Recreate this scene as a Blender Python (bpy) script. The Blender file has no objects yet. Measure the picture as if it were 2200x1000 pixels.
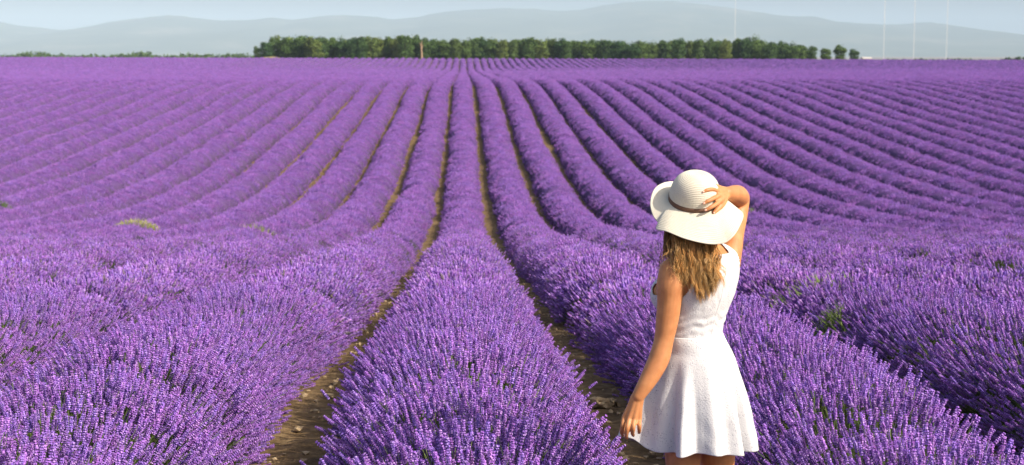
import bpy, bmesh, math, random
import numpy as np
from mathutils import Vector, Matrix, Euler
from mathutils.bvhtree import BVHTree

R = math.radians
rng = np.random.default_rng(7)
random.seed(7)
S = bpy.context.scene
COL = S.collection

# ------------------------------------------------------------------ camera
CAM_Z = 2.15                       # metres above the ground where the woman stands
F_PX, W_PX, H_PX = 3360.0, 2200.0, 1000.0
YAW, PITCH = math.atan((1100 - 995.5) / F_PX), math.atan((500 - 110) / F_PX)
cam_d = bpy.data.cameras.new('camera')
cam = bpy.data.objects.new('camera', cam_d); COL.objects.link(cam)
cam.location = (0, 0, CAM_Z)
cam.rotation_euler = (math.pi / 2 - PITCH, 0, -YAW)
cam_d.sensor_width = 36.0
cam_d.lens = 36.0 * F_PX / W_PX
cam_d.clip_start, cam_d.clip_end = 0.1, 60000
cam_d.dof.use_dof = True
cam_d.dof.focus_distance = 6.3
cam_d.dof.aperture_fstop = 6.3
cam_d.dof.aperture_blades = 7
S.camera = cam

# ------------------------------------------------------------------ sky and sun
SUN_EL, SUN_AZ = R(38), R(59)      # azimuth: from straight behind the camera round to the right
to_sun = Vector((math.sin(SUN_AZ) * math.cos(SUN_EL), -math.cos(SUN_AZ) * math.cos(SUN_EL), math.sin(SUN_EL)))
world = bpy.data.worlds.new('World'); S.world = world; world.use_nodes = True
wn = world.node_tree; wn.nodes.clear()
sky = wn.nodes.new('ShaderNodeTexSky'); sky.sky_type = 'NISHITA'; sky.sun_disc = False
sky.sun_elevation = SUN_EL
sky.sun_rotation = math.atan2(to_sun.x, to_sun.y)
sky.air_density, sky.dust_density, sky.ozone_density = 1.0, 4.5, 0.6
bg = wn.nodes.new('ShaderNodeBackground'); bg.inputs[1].default_value = 0.15
wo = wn.nodes.new('ShaderNodeOutputWorld')
wn.links.new(sky.outputs[0], bg.inputs[0]); wn.links.new(bg.outputs[0], wo.inputs[0])
sun_d = bpy.data.lights.new('sun', 'SUN'); sun_d.energy = 4.9; sun_d.angle = R(0.55); sun_d.color = (1.0, 0.90, 0.76)
sun = bpy.data.objects.new('sun', sun_d); COL.objects.link(sun)
sun.rotation_euler = (-to_sun).to_track_quat('-Z', 'Y').to_euler()
S.view_settings.view_transform = 'Standard'; S.view_settings.look = 'None'
S.view_settings.exposure = 0.19; S.view_settings.gamma = 1.0; S.view_settings.use_curve_mapping = False
S.render.engine = 'CYCLES'
S.cycles.use_denoising = True; S.cycles.use_light_tree = False
S.cycles.use_adaptive_sampling = True; S.cycles.adaptive_threshold = 0.015
S.cycles.max_bounces = 4; S.cycles.diffuse_bounces = 2; S.cycles.glossy_bounces = 2
S.cycles.transmission_bounces = 2; S.cycles.transparent_max_bounces = 4; S.cycles.volume_bounces = 1

# ------------------------------------------------------------------ helpers
def tag(o, label=None, cat=None, group=None, kind=None):
    if label: o['label'] = label
    if cat: o['category'] = cat
    if group: o['group'] = group
    if kind: o['kind'] = kind
    return o

def empty(name, loc=(0, 0, 0)):
    o = bpy.data.objects.new(name, None); COL.objects.link(o); o.location = loc
    o.empty_display_size = 0.2
    return o

def mesh_np(name, verts, faces, smooth=True, col=None):
    me = bpy.data.meshes.new(name)
    verts = np.asarray(verts, dtype=np.float32)
    faces = np.asarray(faces, dtype=np.int32)
    n = faces.shape[1]
    me.vertices.add(len(verts)); me.vertices.foreach_set('co', verts.ravel())
    me.loops.add(faces.size); me.loops.foreach_set('vertex_index', faces.ravel())
    me.polygons.add(len(faces)); me.polygons.foreach_set('loop_start', np.arange(0, faces.size, n, dtype=np.int32))
    me.update(calc_edges=True)
    if smooth: me.polygons.foreach_set('use_smooth', np.ones(len(faces), dtype=bool))
    if col is not None:
        a = me.attributes.new('Col', 'FLOAT_COLOR', 'POINT')
        c = np.ones((len(verts), 4), dtype=np.float32); c[:, :3] = col
        a.data.foreach_set('color', c.ravel())
    me.validate(); me.update()
    return me

def link(name, me, mat=None, parent=None, loc=None):
    o = bpy.data.objects.new(name, me); COL.objects.link(o)
    if mat is not None and len(me.materials) == 0: me.materials.append(mat)
    if parent is not None: o.parent = parent
    if loc is not None: o.location = loc
    return o

def grid_faces(nr, nc, wrap=False):
    i = np.arange(nr - 1)[:, None]; j = np.arange(nc if wrap else nc - 1)[None, :]
    j2 = (j + 1) % nc
    return np.stack([i * nc + j, i * nc + j2, (i + 1) * nc + j2, (i + 1) * nc + j], -1).reshape(-1, 4)

def smoothstep(a, b, x):
    t = np.clip((np.asarray(x, dtype=float) - a) / (b - a), 0, 1); return t * t * (3 - 2 * t)

def pchip(xs, ys):
    xs, ys = np.asarray(xs, float), np.asarray(ys, float)
    h = np.diff(xs); dl = np.diff(ys) / h; m = np.zeros_like(ys)
    m[0], m[-1] = dl[0], dl[-1]
    for i in range(1, len(xs) - 1):
        if dl[i - 1] * dl[i] > 0:
            w1, w2 = 2 * h[i] + h[i - 1], h[i] + 2 * h[i - 1]
            m[i] = (w1 + w2) / (w1 / dl[i - 1] + w2 / dl[i])
    def f(x):
        x = np.clip(np.asarray(x, float), xs[0], xs[-1])
        i = np.clip(np.searchsorted(xs, x) - 1, 0, len(xs) - 2)
        t = (x - xs[i]) / h[i]
        return ((1 + 2 * t) * (1 - t) ** 2 * ys[i] + t * (1 - t) ** 2 * h[i] * m[i]
                + t * t * (3 - 2 * t) * ys[i + 1] + t * t * (t - 1) * h[i] * m[i + 1])
    return f

def periodic(keys, vals, x, period=360.0):
    """smooth closed curve through (keys, vals), sampled at x; vals may be vectors"""
    k = np.asarray(keys, float); v = np.asarray(vals, float)
    if v.ndim == 1: v = v[:, None]
    o = np.argsort(k); k, v = k[o], v[o]
    k = np.concatenate([k[-2:] - period, k, k[:2] + period]); v = np.concatenate([v[-2:], v, v[:2]])
    m = np.zeros_like(v)
    m[1:-1] = (v[2:] - v[:-2]) / (k[2:] - k[:-2])[:, None]
    x = np.mod(np.asarray(x, float) - k[2], period) + k[2]
    i = np.clip(np.searchsorted(k, x, side='right') - 1, 1, len(k) - 3)
    h = (k[i + 1] - k[i])[:, None]; t = ((x - k[i])[:, None]) / h
    return ((1 + 2 * t) * (1 - t) ** 2 * v[i] + t * (1 - t) ** 2 * h * m[i]
            + t * t * (3 - 2 * t) * v[i + 1] + t * t * (t - 1) * h * m[i + 1])

_tab = rng.random(4096) * 2 - 1
def noise1(x, seed=0):
    x = np.asarray(x, float); i = np.floor(x).astype(int); t = x - i; t = t * t * (3 - 2 * t)
    return _tab[(i + seed * 131) % 4096] * (1 - t) + _tab[(i + 1 + seed * 131) % 4096] * t
def noise2(x, y, seed=0):
    x = np.asarray(x, float); y = np.asarray(y, float)
    i, j = np.floor(x).astype(int), np.floor(y).astype(int); u, v = x - i, y - j
    u = u * u * (3 - 2 * u); v = v * v * (3 - 2 * v)
    g = lambda a, b: _tab[(a * 157 + b * 1013 + seed * 331) % 4096]
    return (g(i, j) * (1 - u) + g(i + 1, j) * u) * (1 - v) + (g(i, j + 1) * (1 - u) + g(i + 1, j + 1) * u) * v
def fbm2(x, y, seed=0, o=4):
    s, a = 0, 1.0
    for k in range(o): s = s + a * noise2(x * 2 ** k, y * 2 ** k, seed + k); a *= 0.5
    return s

# measuring: a direction seen in the photograph, taken to distance Y along the rows
_cy, _sy, _cp, _sp = math.cos(YAW), math.sin(YAW), math.cos(PITCH), math.sin(PITCH)
FWD = np.array([_sy * _cp, _cy * _cp, -_sp]); RGT = np.array([_cy, -_sy, 0.0]); UPV = np.cross(RGT, FWD)
def at(px, py, Y):
    d = FWD + RGT * (px - 1100) / F_PX + UPV * (500 - py) / F_PX
    return np.array([0, 0, CAM_Z]) + d * (Y / d[1])

# ------------------------------------------------------------------ materials
def mat(name, color=(0.5, 0.5, 0.5), rough=0.8, spec=0.3):
    m = bpy.data.materials.new(name); m.use_nodes = True
    nt = m.node_tree; b = nt.nodes['Principled BSDF']
    b.inputs['Base Color'].default_value = (*color, 1); b.inputs['Roughness'].default_value = rough
    b.inputs['Specular IOR Level'].default_value = spec
    return m, nt, b

def N(nt, t, **kw):
    n = nt.nodes.new(t)
    for k, v in kw.items(): setattr(n, k, v)
    return n

def tex_noise(nt, scale, detail=4, coord='Object', rough=0.55, vec=None):
    n = N(nt, 'ShaderNodeTexNoise'); n.inputs['Scale'].default_value = scale
    n.inputs['Detail'].default_value = detail; n.inputs['Roughness'].default_value = rough
    if vec is None:
        c = N(nt, 'ShaderNodeTexCoord'); vec = c.outputs[coord]
    nt.links.new(vec, n.inputs['Vector']); return n

def ramp(nt, fac, stops):
    r = N(nt, 'ShaderNodeValToRGB'); e = r.color_ramp.elements
    while len(e) < len(stops): e.new(0.5)
    for i, (p, c) in enumerate(stops): e[i].position = p; e[i].color = (*c, 1)
    nt.links.new(fac, r.inputs[0]); return r

def bump(nt, b, height, strength, dist, prev=None):
    n = N(nt, 'ShaderNodeBump'); n.inputs['Strength'].default_value = strength; n.inputs['Distance'].default_value = dist
    nt.links.new(height, n.inputs['Height'])
    if prev is not None: nt.links.new(prev.outputs[0], n.inputs['Normal'])
    nt.links.new(n.outputs[0], b.inputs['Normal']); return n

def mixc(nt, fac, a, c, mode='MIX'):
    n = N(nt, 'ShaderNodeMix', data_type='RGBA', blend_type=mode)
    for s, v in ((0, fac), (6, a), (7, c)):
        if hasattr(v, 'links'): nt.links.new(v, n.inputs[s])
        elif s == 0: n.inputs[0].default_value = v
        else: n.inputs[s].default_value = (*v, 1)
    return n.outputs[2]

# soil: dry clay with stones
M_soil, nt, b = mat('dry_soil', rough=0.95, spec=0.1)
n1 = tex_noise(nt, 9, 6); n2 = tex_noise(nt, 0.7, 3)
r1 = ramp(nt, n1.outputs[0], [(0.3, (0.11, 0.075, 0.042)), (0.55, (0.215, 0.15, 0.082)), (0.75, (0.36, 0.265, 0.15))])
r2 = ramp(nt, n2.outputs[0], [(0.35, (0.75, 0.72, 0.68)), (0.65, (1.1, 1.05, 0.95))])
nt.links.new(mixc(nt, 1.0, r1.outputs[0], r2.outputs[0], 'MULTIPLY'), b.inputs['Base Color'])
bump(nt, b, n1.outputs[0], 0.8, 0.05)

M_stone, nt, b = mat('limestone', rough=0.9, spec=0.2)
n1 = tex_noise(nt, 14, 5); oi = N(nt, 'ShaderNodeObjectInfo')
r1 = ramp(nt, n1.outputs[0], [(0.3, (0.30, 0.215, 0.12)), (0.7, (0.52, 0.40, 0.25))])
nt.links.new(r1.outputs[0], b.inputs['Base Color']); bump(nt, b, n1.outputs[0], 0.6, 0.02)

# lavender flowers: colour attribute of florets / stems, varied from clump to clump
def flower_material(name):
    m, nt, b = mat(name, rough=0.75, spec=0.15)
    at_ = N(nt, 'ShaderNodeAttribute', attribute_name='Col')
    oi = N(nt, 'ShaderNodeObjectInfo')
    hs = N(nt, 'ShaderNodeHueSaturation')
    mr = N(nt, 'ShaderNodeMapRange'); mr.inputs['To Min'].default_value = 0.80; mr.inputs['To Max'].default_value = 1.16
    nt.links.new(oi.outputs['Random'], mr.inputs[0]); nt.links.new(mr.outputs[0], hs.inputs['Value'])
    w = N(nt, 'ShaderNodeTexWhiteNoise', noise_dimensions='1D'); nt.links.new(oi.outputs['Random'], w.inputs['W'])
    mh = N(nt, 'ShaderNodeMapRange'); mh.inputs['To Min'].default_value = 0.478; mh.inputs['To Max'].default_value = 0.518
    nt.links.new(w.outputs['Value'], mh.inputs[0]); nt.links.new(mh.outputs[0], hs.inputs['Hue'])
    nt.links.new(at_.outputs['Color'], hs.inputs['Color'])
    nt.links.new(hs.outputs[0], b.inputs['Base Color'])
    tr = N(nt, 'ShaderNodeBsdfTranslucent'); nt.links.new(hs.outputs[0], tr.inputs[0])
    mx = N(nt, 'ShaderNodeMixShader'); mx.inputs[0].default_value = 0.25
    out = nt.nodes['Material Output']
    nt.links.new(b.outputs[0], mx.inputs[1]); nt.links.new(tr.outputs[0], mx.inputs[2]); nt.links.new(mx.outputs[0], out.inputs[0])
    return m
M_flower = flower_material('lavender_flower')

M_core, nt, b = mat('lavender_foliage', rough=0.85, spec=0.1)
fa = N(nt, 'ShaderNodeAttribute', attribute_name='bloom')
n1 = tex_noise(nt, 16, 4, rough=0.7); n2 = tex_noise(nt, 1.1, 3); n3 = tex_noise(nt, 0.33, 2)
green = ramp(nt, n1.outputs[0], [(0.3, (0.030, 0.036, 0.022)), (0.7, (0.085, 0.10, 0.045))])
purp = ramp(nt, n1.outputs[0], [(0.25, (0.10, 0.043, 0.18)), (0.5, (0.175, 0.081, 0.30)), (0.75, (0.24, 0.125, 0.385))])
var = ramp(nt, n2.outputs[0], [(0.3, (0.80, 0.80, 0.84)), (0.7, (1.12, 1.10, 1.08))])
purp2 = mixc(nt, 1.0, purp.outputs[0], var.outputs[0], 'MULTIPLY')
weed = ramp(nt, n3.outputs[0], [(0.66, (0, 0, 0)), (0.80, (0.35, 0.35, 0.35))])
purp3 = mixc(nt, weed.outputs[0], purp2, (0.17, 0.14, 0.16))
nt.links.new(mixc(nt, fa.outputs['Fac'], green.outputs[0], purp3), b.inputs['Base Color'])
bump(nt, b, n1.outputs[0], 1.0, 0.09)

# ------------------------------------------------------------------ lie of the land: camera height above ground, by distance
_h = pchip([-60, 0, 5.84, 8.6, 10.6, 12.8, 16.5, 21.2, 27, 34.8, 48.5, 57, 66.5, 76, 86.4, 99, 112, 124, 131, 137, 150, 175, 205, 224,
            250, 290, 330, 364, 390, 409, 425, 440, 470, 600, 1000, 4000, 32000],
           [1.6, 2.05, 2.15, 2.25, 2.4, 2.63, 2.98, 3.4, 3.94, 4.66, 5.6, 5.8, 5.7, 5.33, 4.88, 4.3, 3.58, 3.15, 3.03, 3.05, 3.2, 3.5, 3.75, 3.87,
            4.1, 4.45, 4.62, 4.5, 3.85, 3.2, 2.65, 2.6, 2.75, 5, 12, 30, 60])
def zg(x, y):
    x = np.asarray(x, float); y = np.asarray(y, float)
    tilt = -0.0030 * x * smoothstep(180, 400, y) * (1 - smoothstep(900, 2500, y))
    return CAM_Z - _h(y) + tilt

def spread(lo, hi, step, far, growth=1.12):
    v = list(np.arange(lo, hi + 1e-6, step)); s = step
    while v[-1] < far: s *= growth; v.append(v[-1] + s)
    return v
xr = spread(0, 7, 0.09, 34000, 1.11); xs = np.array(sorted(set([-v for v in xr[1:]] + xr)))
ys = np.array([-60, -30, -10, 0, 2] + spread(3.5, 18, 0.09, 31000, 1.035))
X, Y = np.meshgrid(xs, ys)
Z = zg(X, Y)
near = np.exp(-(Y / 30) ** 2)
Z = Z + near * (0.018 * fbm2(X * 6, Y * 6, 3) + 0.03 * np.abs(fbm2(X * 1.7, Y * 1.7, 9)))
ground = link('ground', mesh_np('ground', np.stack([X, Y, Z], -1).reshape(-1, 3), grid_faces(*X.shape)), M_soil)
tag(ground, 'dry brown stony soil between the lavender rows', kind='structure')

# ------------------------------------------------------------------ lavender flower clusters (prototypes shared by all rows)
protos = bpy.data.collections.new('flower_cluster_shapes')
def tube_np(P, rad, n=3, col=None, cap=False):
    P = np.asarray(P, float); m = len(P)
    T = np.gradient(P, axis=0); T /= np.linalg.norm(T, axis=1)[:, None] + 1e-9
    ref = np.where(np.abs(T[:, 2:3]) < 0.9, np.array([[0, 0, 1.0]]), np.array([[1.0, 0, 0]]))
    A = np.cross(T, ref); A /= np.linalg.norm(A, axis=1)[:, None] + 1e-9; B = np.cross(T, A)
    a = np.linspace(0, 2 * np.pi, n, endpoint=False)
    V = P[:, None] + np.asarray(rad).reshape(-1, 1, 1) * (np.cos(a)[None, :, None] * A[:, None] + np.sin(a)[None, :, None] * B[:, None])
    Fq = grid_faces(m, n, True)
    return V.reshape(-1, 3), Fq

class Acc:
    def __init__(s): s.v, s.f, s.c, s.n = [], [], [], 0
    def add(s, V, Fc, col):
        V = np.asarray(V, float); Fc = np.asarray(Fc)
        if Fc.shape[1] == 3: Fc = np.concatenate([Fc, Fc[:, 2:3]], 1)
        s.v.append(V); s.f.append(Fc + s.n); s.n += len(V)
        c = np.asarray(col, float); s.c.append(np.broadcast_to(c, (len(V), 3)) if c.ndim == 1 else c)
    def mesh(s, name, smooth=False):
        V = np.concatenate(s.v); Fq = np.concatenate(s.f); C = np.concatenate(s.c)
        me = bpy.data.meshes.new(name)
        faces = [tuple(f[:3]) if f[3] == f[2] else tuple(f) for f in Fq.tolist()]
        me.from_pydata(V.tolist(), [], faces)
        if smooth: me.polygons.foreach_set('use_smooth', np.ones(len(faces), dtype=bool))
        a = me.attributes.new('Col', 'FLOAT_COLOR', 'POINT')
        cc = np.ones((len(V), 4), dtype=np.float32); cc[:, :3] = C
        a.data.foreach_set('color', cc.ravel()); me.update()
        return me

FLORET = [np.array(c) for c in ((0.47, 0.225, 0.77), (0.54, 0.28, 0.82), (0.41, 0.18, 0.71), (0.60, 0.36, 0.82), (0.34, 0.14, 0.62))]
CALYX = np.array((0.19, 0.10, 0.36)); STEM = np.array((0.13, 0.19, 0.055)); STEM2 = np.array((0.20, 0.25, 0.09))

FADED = [np.array(c) for c in ((0.30, 0.22, 0.30), (0.24, 0.18, 0.20), (0.36, 0.26, 0.38), (0.28, 0.22, 0.16), (0.33, 0.22, 0.42))]
def spike(acc, base, d, L, head, lod, r=0.0075):
    """one stem with its flower head; lod 0 = florets in whorls, 1 = ragged spindle, 2 = plain spindle"""
    d = d / np.linalg.norm(d); base = np.asarray(base, float)
    fade = rng.random() < 0.07; FL = FADED if fade else FLORET
    bend = rng.normal(0, 0.03, 3)
    tip = base + d * L + bend
    P = np.array([base, base + d * L * 0.5 + bend * 0.3, tip - (d * head)])
    ax = tip - P[-1]; ax /= np.linalg.norm(ax)
    ref = np.array([1.0, 0, 0]) if abs(ax[0]) < 0.8 else np.array([0, 1.0, 0])
    A = np.cross(ax, ref); A /= np.linalg.norm(A); B = np.cross(ax, A)
    if lod == 0:
        V, Fq = tube_np(P, [0.0016, 0.0015, 0.0013], 3); acc.add(V, Fq, STEM if rng.random() < 0.6 else STEM2)
        hp = np.array([P[-1] + ax * head * t for t in (0, 0.3, 0.7, 1.0)])
        V, Fq = tube_np(hp, [0.0025, 0.0048, 0.0042, 0.001], 5); acc.add(V, Fq, CALYX * rng.uniform(0.8, 1.5))
        nw = 7
        for w in range(nw):
            t = (w + 0.5) / nw + rng.normal(0, 0.015); c = P[-1] + ax * head * t
            rr = r * (0.75 + 0.6 * math.sin(math.pi * min(1, t * 0.85 + 0.15))) * rng.uniform(0.85, 1.15)
            nf = 6; a0 = rng.random() * 6.28
            for q in range(nf):
                if rng.random() < 0.1: continue
                a = a0 + q * 6.2832 / nf + rng.normal(0, 0.2)
                o = A * math.cos(a) + B * math.sin(a); s = rng.uniform(0.0029, 0.0048)
                side = np.cross(ax, o); cen = c + o * rr * 0.75; out = o * 0.8 + ax * rng.uniform(0.1, 0.9); out /= np.linalg.norm(out)
                up = np.cross(out, side)
                V = [cen - out * s * 0.9, cen + side * s + out * s * 0.35, cen + up * s * 0.9 + out * s * 0.4, cen - side * s + out * s * 0.35, cen - up * s * 0.9 + out * s * 0.4]
                acc.add(V, [[0, 1, 2], [0, 2, 3], [0, 3, 4], [0, 4, 1], [1, 4, 3], [1, 3, 2]], FL[rng.integers(5)] * rng.uniform(0.8, 1.2))
    elif lod == 1:
        V, Fq = tube_np(P[[0, 2]], [0.0022, 0.0018], 3); acc.add(V, Fq, STEM if rng.random() < 0.6 else STEM2)
        k = 5; ts = np.linspace(0, 1, k)
        rad = np.array([0.35, 1.0, 0.8, 1.0, 0.15]) * r * 1.35 * rng.uniform(0.8, 1.2, k)
        V, Fq = tube_np(np.array([P[-1] + ax * head * t for t in ts]), rad, 4)
        V = V + rng.normal(0, 0.0016, V.shape)
        cc = np.repeat(np.array([FL[rng.integers(5)] * rng.uniform(0.66, 1.04) for _ in range(k)]), 4, axis=0)
        acc.add(V, Fq, cc)
    else:
        V, Fq = tube_np(np.array([P[-1] - ax * 0.02, P[-1] + ax * head * 0.45, tip]), np.array([0.4, 1.0, 0.12]) * r, 4)
        acc.add(V, Fq, (FLORET[rng.integers(5)] * 0.45 + FLORET[0] * 0.55) * np.array([0.74, 0.73, 0.73]) * rng.uniform(0.86, 1.12))

def cluster(lod, n, spreadr, Lr, head, fan, r):
    acc = Acc()
    for _ in range(n):
        rad = spreadr * math.sqrt(rng.random()); a = rng.random() * 6.283
        base = np.array([rad * math.cos(a), rad * math.sin(a), -0.02])
        d = np.array([base[0] / spreadr * fan + rng.normal(0, 0.10), base[1] / spreadr * fan + rng.normal(0, 0.10), 1.0])
        spike(acc, base, d, rng.uniform(*Lr), head * rng.uniform(0.75, 1.25), lod, r * rng.uniform(0.85, 1.15))
    return acc
NL = [8, 5, 5]
pi = 0
for lod, cfg in enumerate([(8, 0.075, (0.20, 0.33), 0.062, 0.16, 0.0064), (28, 0.16, (0.20, 0.30), 0.070, 0.20, 0.0072), (26, 0.17, (0.05, 0.11), 0.075, 0.14, 0.0125)]):
    for k in range(NL[lod]):
        me = cluster(lod, *cfg).mesh('flower_cluster_shape'); me.materials.append(M_flower)
        o = bpy.data.objects.new('flower_cluster_shape_%02d' % pi, me); protos.objects.link(o); pi += 1

ng = bpy.data.node_groups.new('scatter_flowers', 'GeometryNodeTree')
ng.interface.new_socket('Geometry', in_out='INPUT', socket_type='NodeSocketGeometry')
ng.interface.new_socket('Geometry', in_out='OUTPUT', socket_type='NodeSocketGeometry')
gi, go = ng.nodes.new('NodeGroupInput'), ng.nodes.new('NodeGroupOutput')
ci = ng.nodes.new('GeometryNodeCollectionInfo'); ci.inputs['Collection'].default_value = protos
ci.inputs['Separate Children'].default_value = True; ci.inputs['Reset Children'].default_value = True
ip = ng.nodes.new('GeometryNodeInstanceOnPoints'); ip.inputs['Pick Instance'].default_value = True
def named(nm, dt):
    n = ng.nodes.new('GeometryNodeInputNamedAttribute'); n.data_type = dt; n.inputs['Name'].default_value = nm; return n
na, nr_, ns = named('idx', 'INT'), named('rot', 'FLOAT_VECTOR'), named('scl', 'FLOAT')
e2r = ng.nodes.new('FunctionNodeEulerToRotation')
L_ = ng.links.new
L_(gi.outputs[0], ip.inputs['Points']); L_(ci.outputs[0], ip.inputs['Instance'])
L_(na.outputs['Attribute'], ip.inputs['Instance Index']); L_(nr_.outputs['Attribute'], e2r.inputs[0])
L_(e2r.outputs[0], ip.inputs['Rotation']); L_(ns.outputs['Attribute'], ip.inputs['Scale']); L_(ip.outputs[0], go.inputs[0])

# ------------------------------------------------------------------ lavender rows
PITCH_ROW, A_ENV, B_ENV = 1.80, 0.71, 0.64
FIELD_END = 428.0
def row_x(k, y): return k * PITCH_ROW + 0.05 * noise1(np.asarray(y) * 0.06, 5 + abs(k) * 3 + (k < 0)) + 0.03 * noise1(np.asarray(y) * 0.4, 40 + abs(k))
def env(k, y, side=0):
    y = np.asarray(y, float)
    e = 1 + np.interp(y, [20, 50], [0.05, 0.030]) * noise1(y * 1.7 + side * 7.3, 80 + k) + 0.045 * noise1(y * 0.33, 130 + k) + 0.035 * noise1(np.zeros_like(y) + k * 0.73, 9)
    weak = smoothstep(0.80, 0.97, noise1(y * 0.55 + 3.1 * k, 210 + k))      # stunted plants
    return e * (1 - 0.22 * weak * smoothstep(16, 30, y))
wid = lambda y: np.interp(y, [0, 9, 25, 60, 110, 150], [1.18, 1.15, 1.10, 1.10, 1.08, 1.04])
core_s = lambda y: np.interp(y, [0, 12, 30, 50, 120, 200], [0.60, 0.62, 0.80, 0.87, 0.92, 0.97])
bloomf = lambda y: np.interp(y, [0, 10, 28, 42], [0.0, 0.05, 0.75, 1.0])
def xlim(y): return (-995.5 / F_PX * y * 1.10 - 2.2, 1204.5 / F_PX * y * 1.10 + 2.2)

def row_range(k):
    x = k * PITCH_ROW
    lim = 1204.5 if x > 0 else 995.5
    return max(3.2, (abs(x) - 2.6) * F_PX / (lim * 1.10))

def row_core(k, y0, y1):
    y = [y0]
    while y[-1] < y1: y.append(y[-1] + min(3.0, max(0.10, y[-1] * 0.008)))
    y = np.array(y); nth = 17
    th = np.linspace(R(-97), R(97), nth)
    cs = core_s(y)
    Yg = np.repeat(y[:, None], nth, 1); Tg = np.repeat(th[None], len(y), 0)
    e = env(k, Yg) * (1 + np.interp(Yg, [20, 60], [0.05, 0.02]) * noise2(Yg * 2.2, Tg * 2.5, 17 + k % 50) + np.interp(Yg, [20, 60], [0.03, 0.012]) * noise2(Yg * 6, Tg * 6, 23 + k % 50))
    px_ = row_x(k, y)[:, None] + A_ENV * wid(y)[:, None] * cs[:, None] * e * np.sin(Tg)
    pz = zg(px_, Yg) + B_ENV * cs[:, None] * e * np.maximum(np.cos(Tg), -0.06)
    V = np.stack([px_, Yg + 0.05 * noise2(Yg * 5, Tg * 5, 31), pz], -1)
    me = mesh_np('lavender_row', V.reshape(-1, 3), grid_faces(len(y), nth)[:, ::-1])
    a = me.attributes.new('bloom', 'FLOAT', 'POINT'); a.data.foreach_set('value', (bloomf(y)[:, None] * (1 - 0.5 * np.sin(th)[None] ** 2)).ravel().astype(np.float32))  # flower colour by distance, darkened down the flanks to imitate shade between rows
    return me

zones = [(3.2, 15.0, 120, 0), (12.5, 40.0, 30, 1), (24.0, 142.0, 13, 2), (142.0, 215.0, 4.0, 2), (215.0, 428.0, 1.5, 2)]
def row_flowers(k, y0):
    P, Rt, Sc, Ix = [], [], [], []
    for lo, hi, dens, lod in zones:
        lo = max(lo, y0)
        if hi <= lo: continue
        n = rng.poisson((hi - lo) * 2.25 * dens)
        y = rng.uniform(lo, hi, n)
        # soft hand-over between neighbouring zones
        keep = np.ones(n, bool)
        if lod == 0: keep &= rng.random(n) < 1 - smoothstep(12.5, 15.0, y)
        if lod == 1: keep &= rng.random(n) < smoothstep(12.5, 15.0, y) * (1 - smoothstep(24, 40, y))
        if lod == 2: keep &= rng.random(n) < smoothstep(24, 38, y)
        th = R(98) * (2 * rng.random(n) - 1)
        if lod == 2: keep &= rng.random(n) < 1 - (0.68 if hi < 200 else 0.9) * np.sin(th) ** 2
        x0 = row_x(k, y); cs = core_s(y) * 0.98
        e = env(k, y)
        x = x0 + A_ENV * wid(y) * cs * e * np.sin(th)
        l, r = xlim(y); keep &= (x > l) & (x < r)
        if lod < 2: keep &= rng.random(n) < np.clip(1.0 + 0.75 * noise2(x * 3.3, y * 3.3, 61), 0.30, 1)
        z = zg(x, y) + B_ENV * cs * e * np.maximum(np.cos(th), 0.02)
        dx = np.sin(th) * 0.95 + rng.normal(0, 0.10, n); dz = np.cos(th) + 0.38 + rng.normal(0, 0.05, n); dy = rng.normal(0, 0.13, n)
        ln = np.sqrt(dx * dx + dy * dy + dz * dz); dx, dy, dz = dx / ln, dy / ln, dz / ln
        # euler (x, y) taking +z to (dx, dy, dz)
        ry = np.arcsin(np.clip(dx, -1, 1)); rx = np.arctan2(-dy, dz)
        rz = rng.uniform(0, 6.283, n)
        # XYZ euler = Rz*Ry*Rx ; spin about own axis is wanted first, so bake it as a matrix
        ca, sa = np.cos(rz), np.sin(rz)
        Zx = np.stack([dx, dy, dz], -1); ref = np.where(np.abs(dz)[:, None] < 0.95, np.array([[0, 0, 1.0]]), np.array([[1.0, 0, 0]]))
        U = np.cross(ref, Zx); U /= np.linalg.norm(U, axis=1)[:, None]; Vv = np.cross(Zx, U)
        Xa = U * ca[:, None] + Vv * sa[:, None]; Ya = np.cross(Zx, Xa)
        ey = np.arcsin(np.clip(-Xa[:, 2], -1, 1)); ez = np.arctan2(Xa[:, 1], Xa[:, 0]); ex = np.arctan2(Ya[:, 2], Zx[:, 2])
        low = np.where(np.cos(th) < 0.25, 0.8, 1.0)
        sc = rng.uniform(0.82, 1.14, n) * low * (np.interp(y, [13, 36], [1.0, 0.58]) if lod == 1 else 1.0) * np.interp(y, [130, 150, 205, 235], [1.0, 1.3, 1.4, 1.8]) * (1 + 0.10 * noise1(y * 1.7, 80 + k))
        base = sum(NL[:lod]); ix = base + rng.integers(0, NL[lod], n)
        P.append(np.stack([x, y, z], -1)[keep]); Rt.append(np.stack([ex, ey, ez], -1)[keep]); Sc.append(sc[keep]); Ix.append(ix[keep])
    if not P: return None
    P = np.concatenate(P)
    if len(P) == 0: return None
    me = bpy.data.meshes.new('flower_spikes'); me.vertices.add(len(P)); me.vertices.foreach_set('co', P.astype(np.float32).ravel())
    me.attributes.new('rot', 'FLOAT_VECTOR', 'POINT').data.foreach_set('vector', np.concatenate(Rt).astype(np.float32).ravel())
    me.attributes.new('scl', 'FLOAT', 'POINT').data.foreach_set('value', np.concatenate(Sc).astype(np.float32))
    me.attributes.new('idx', 'INT', 'POINT').data.foreach_set('value', np.concatenate(Ix).astype(np.int32))
    return me

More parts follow.
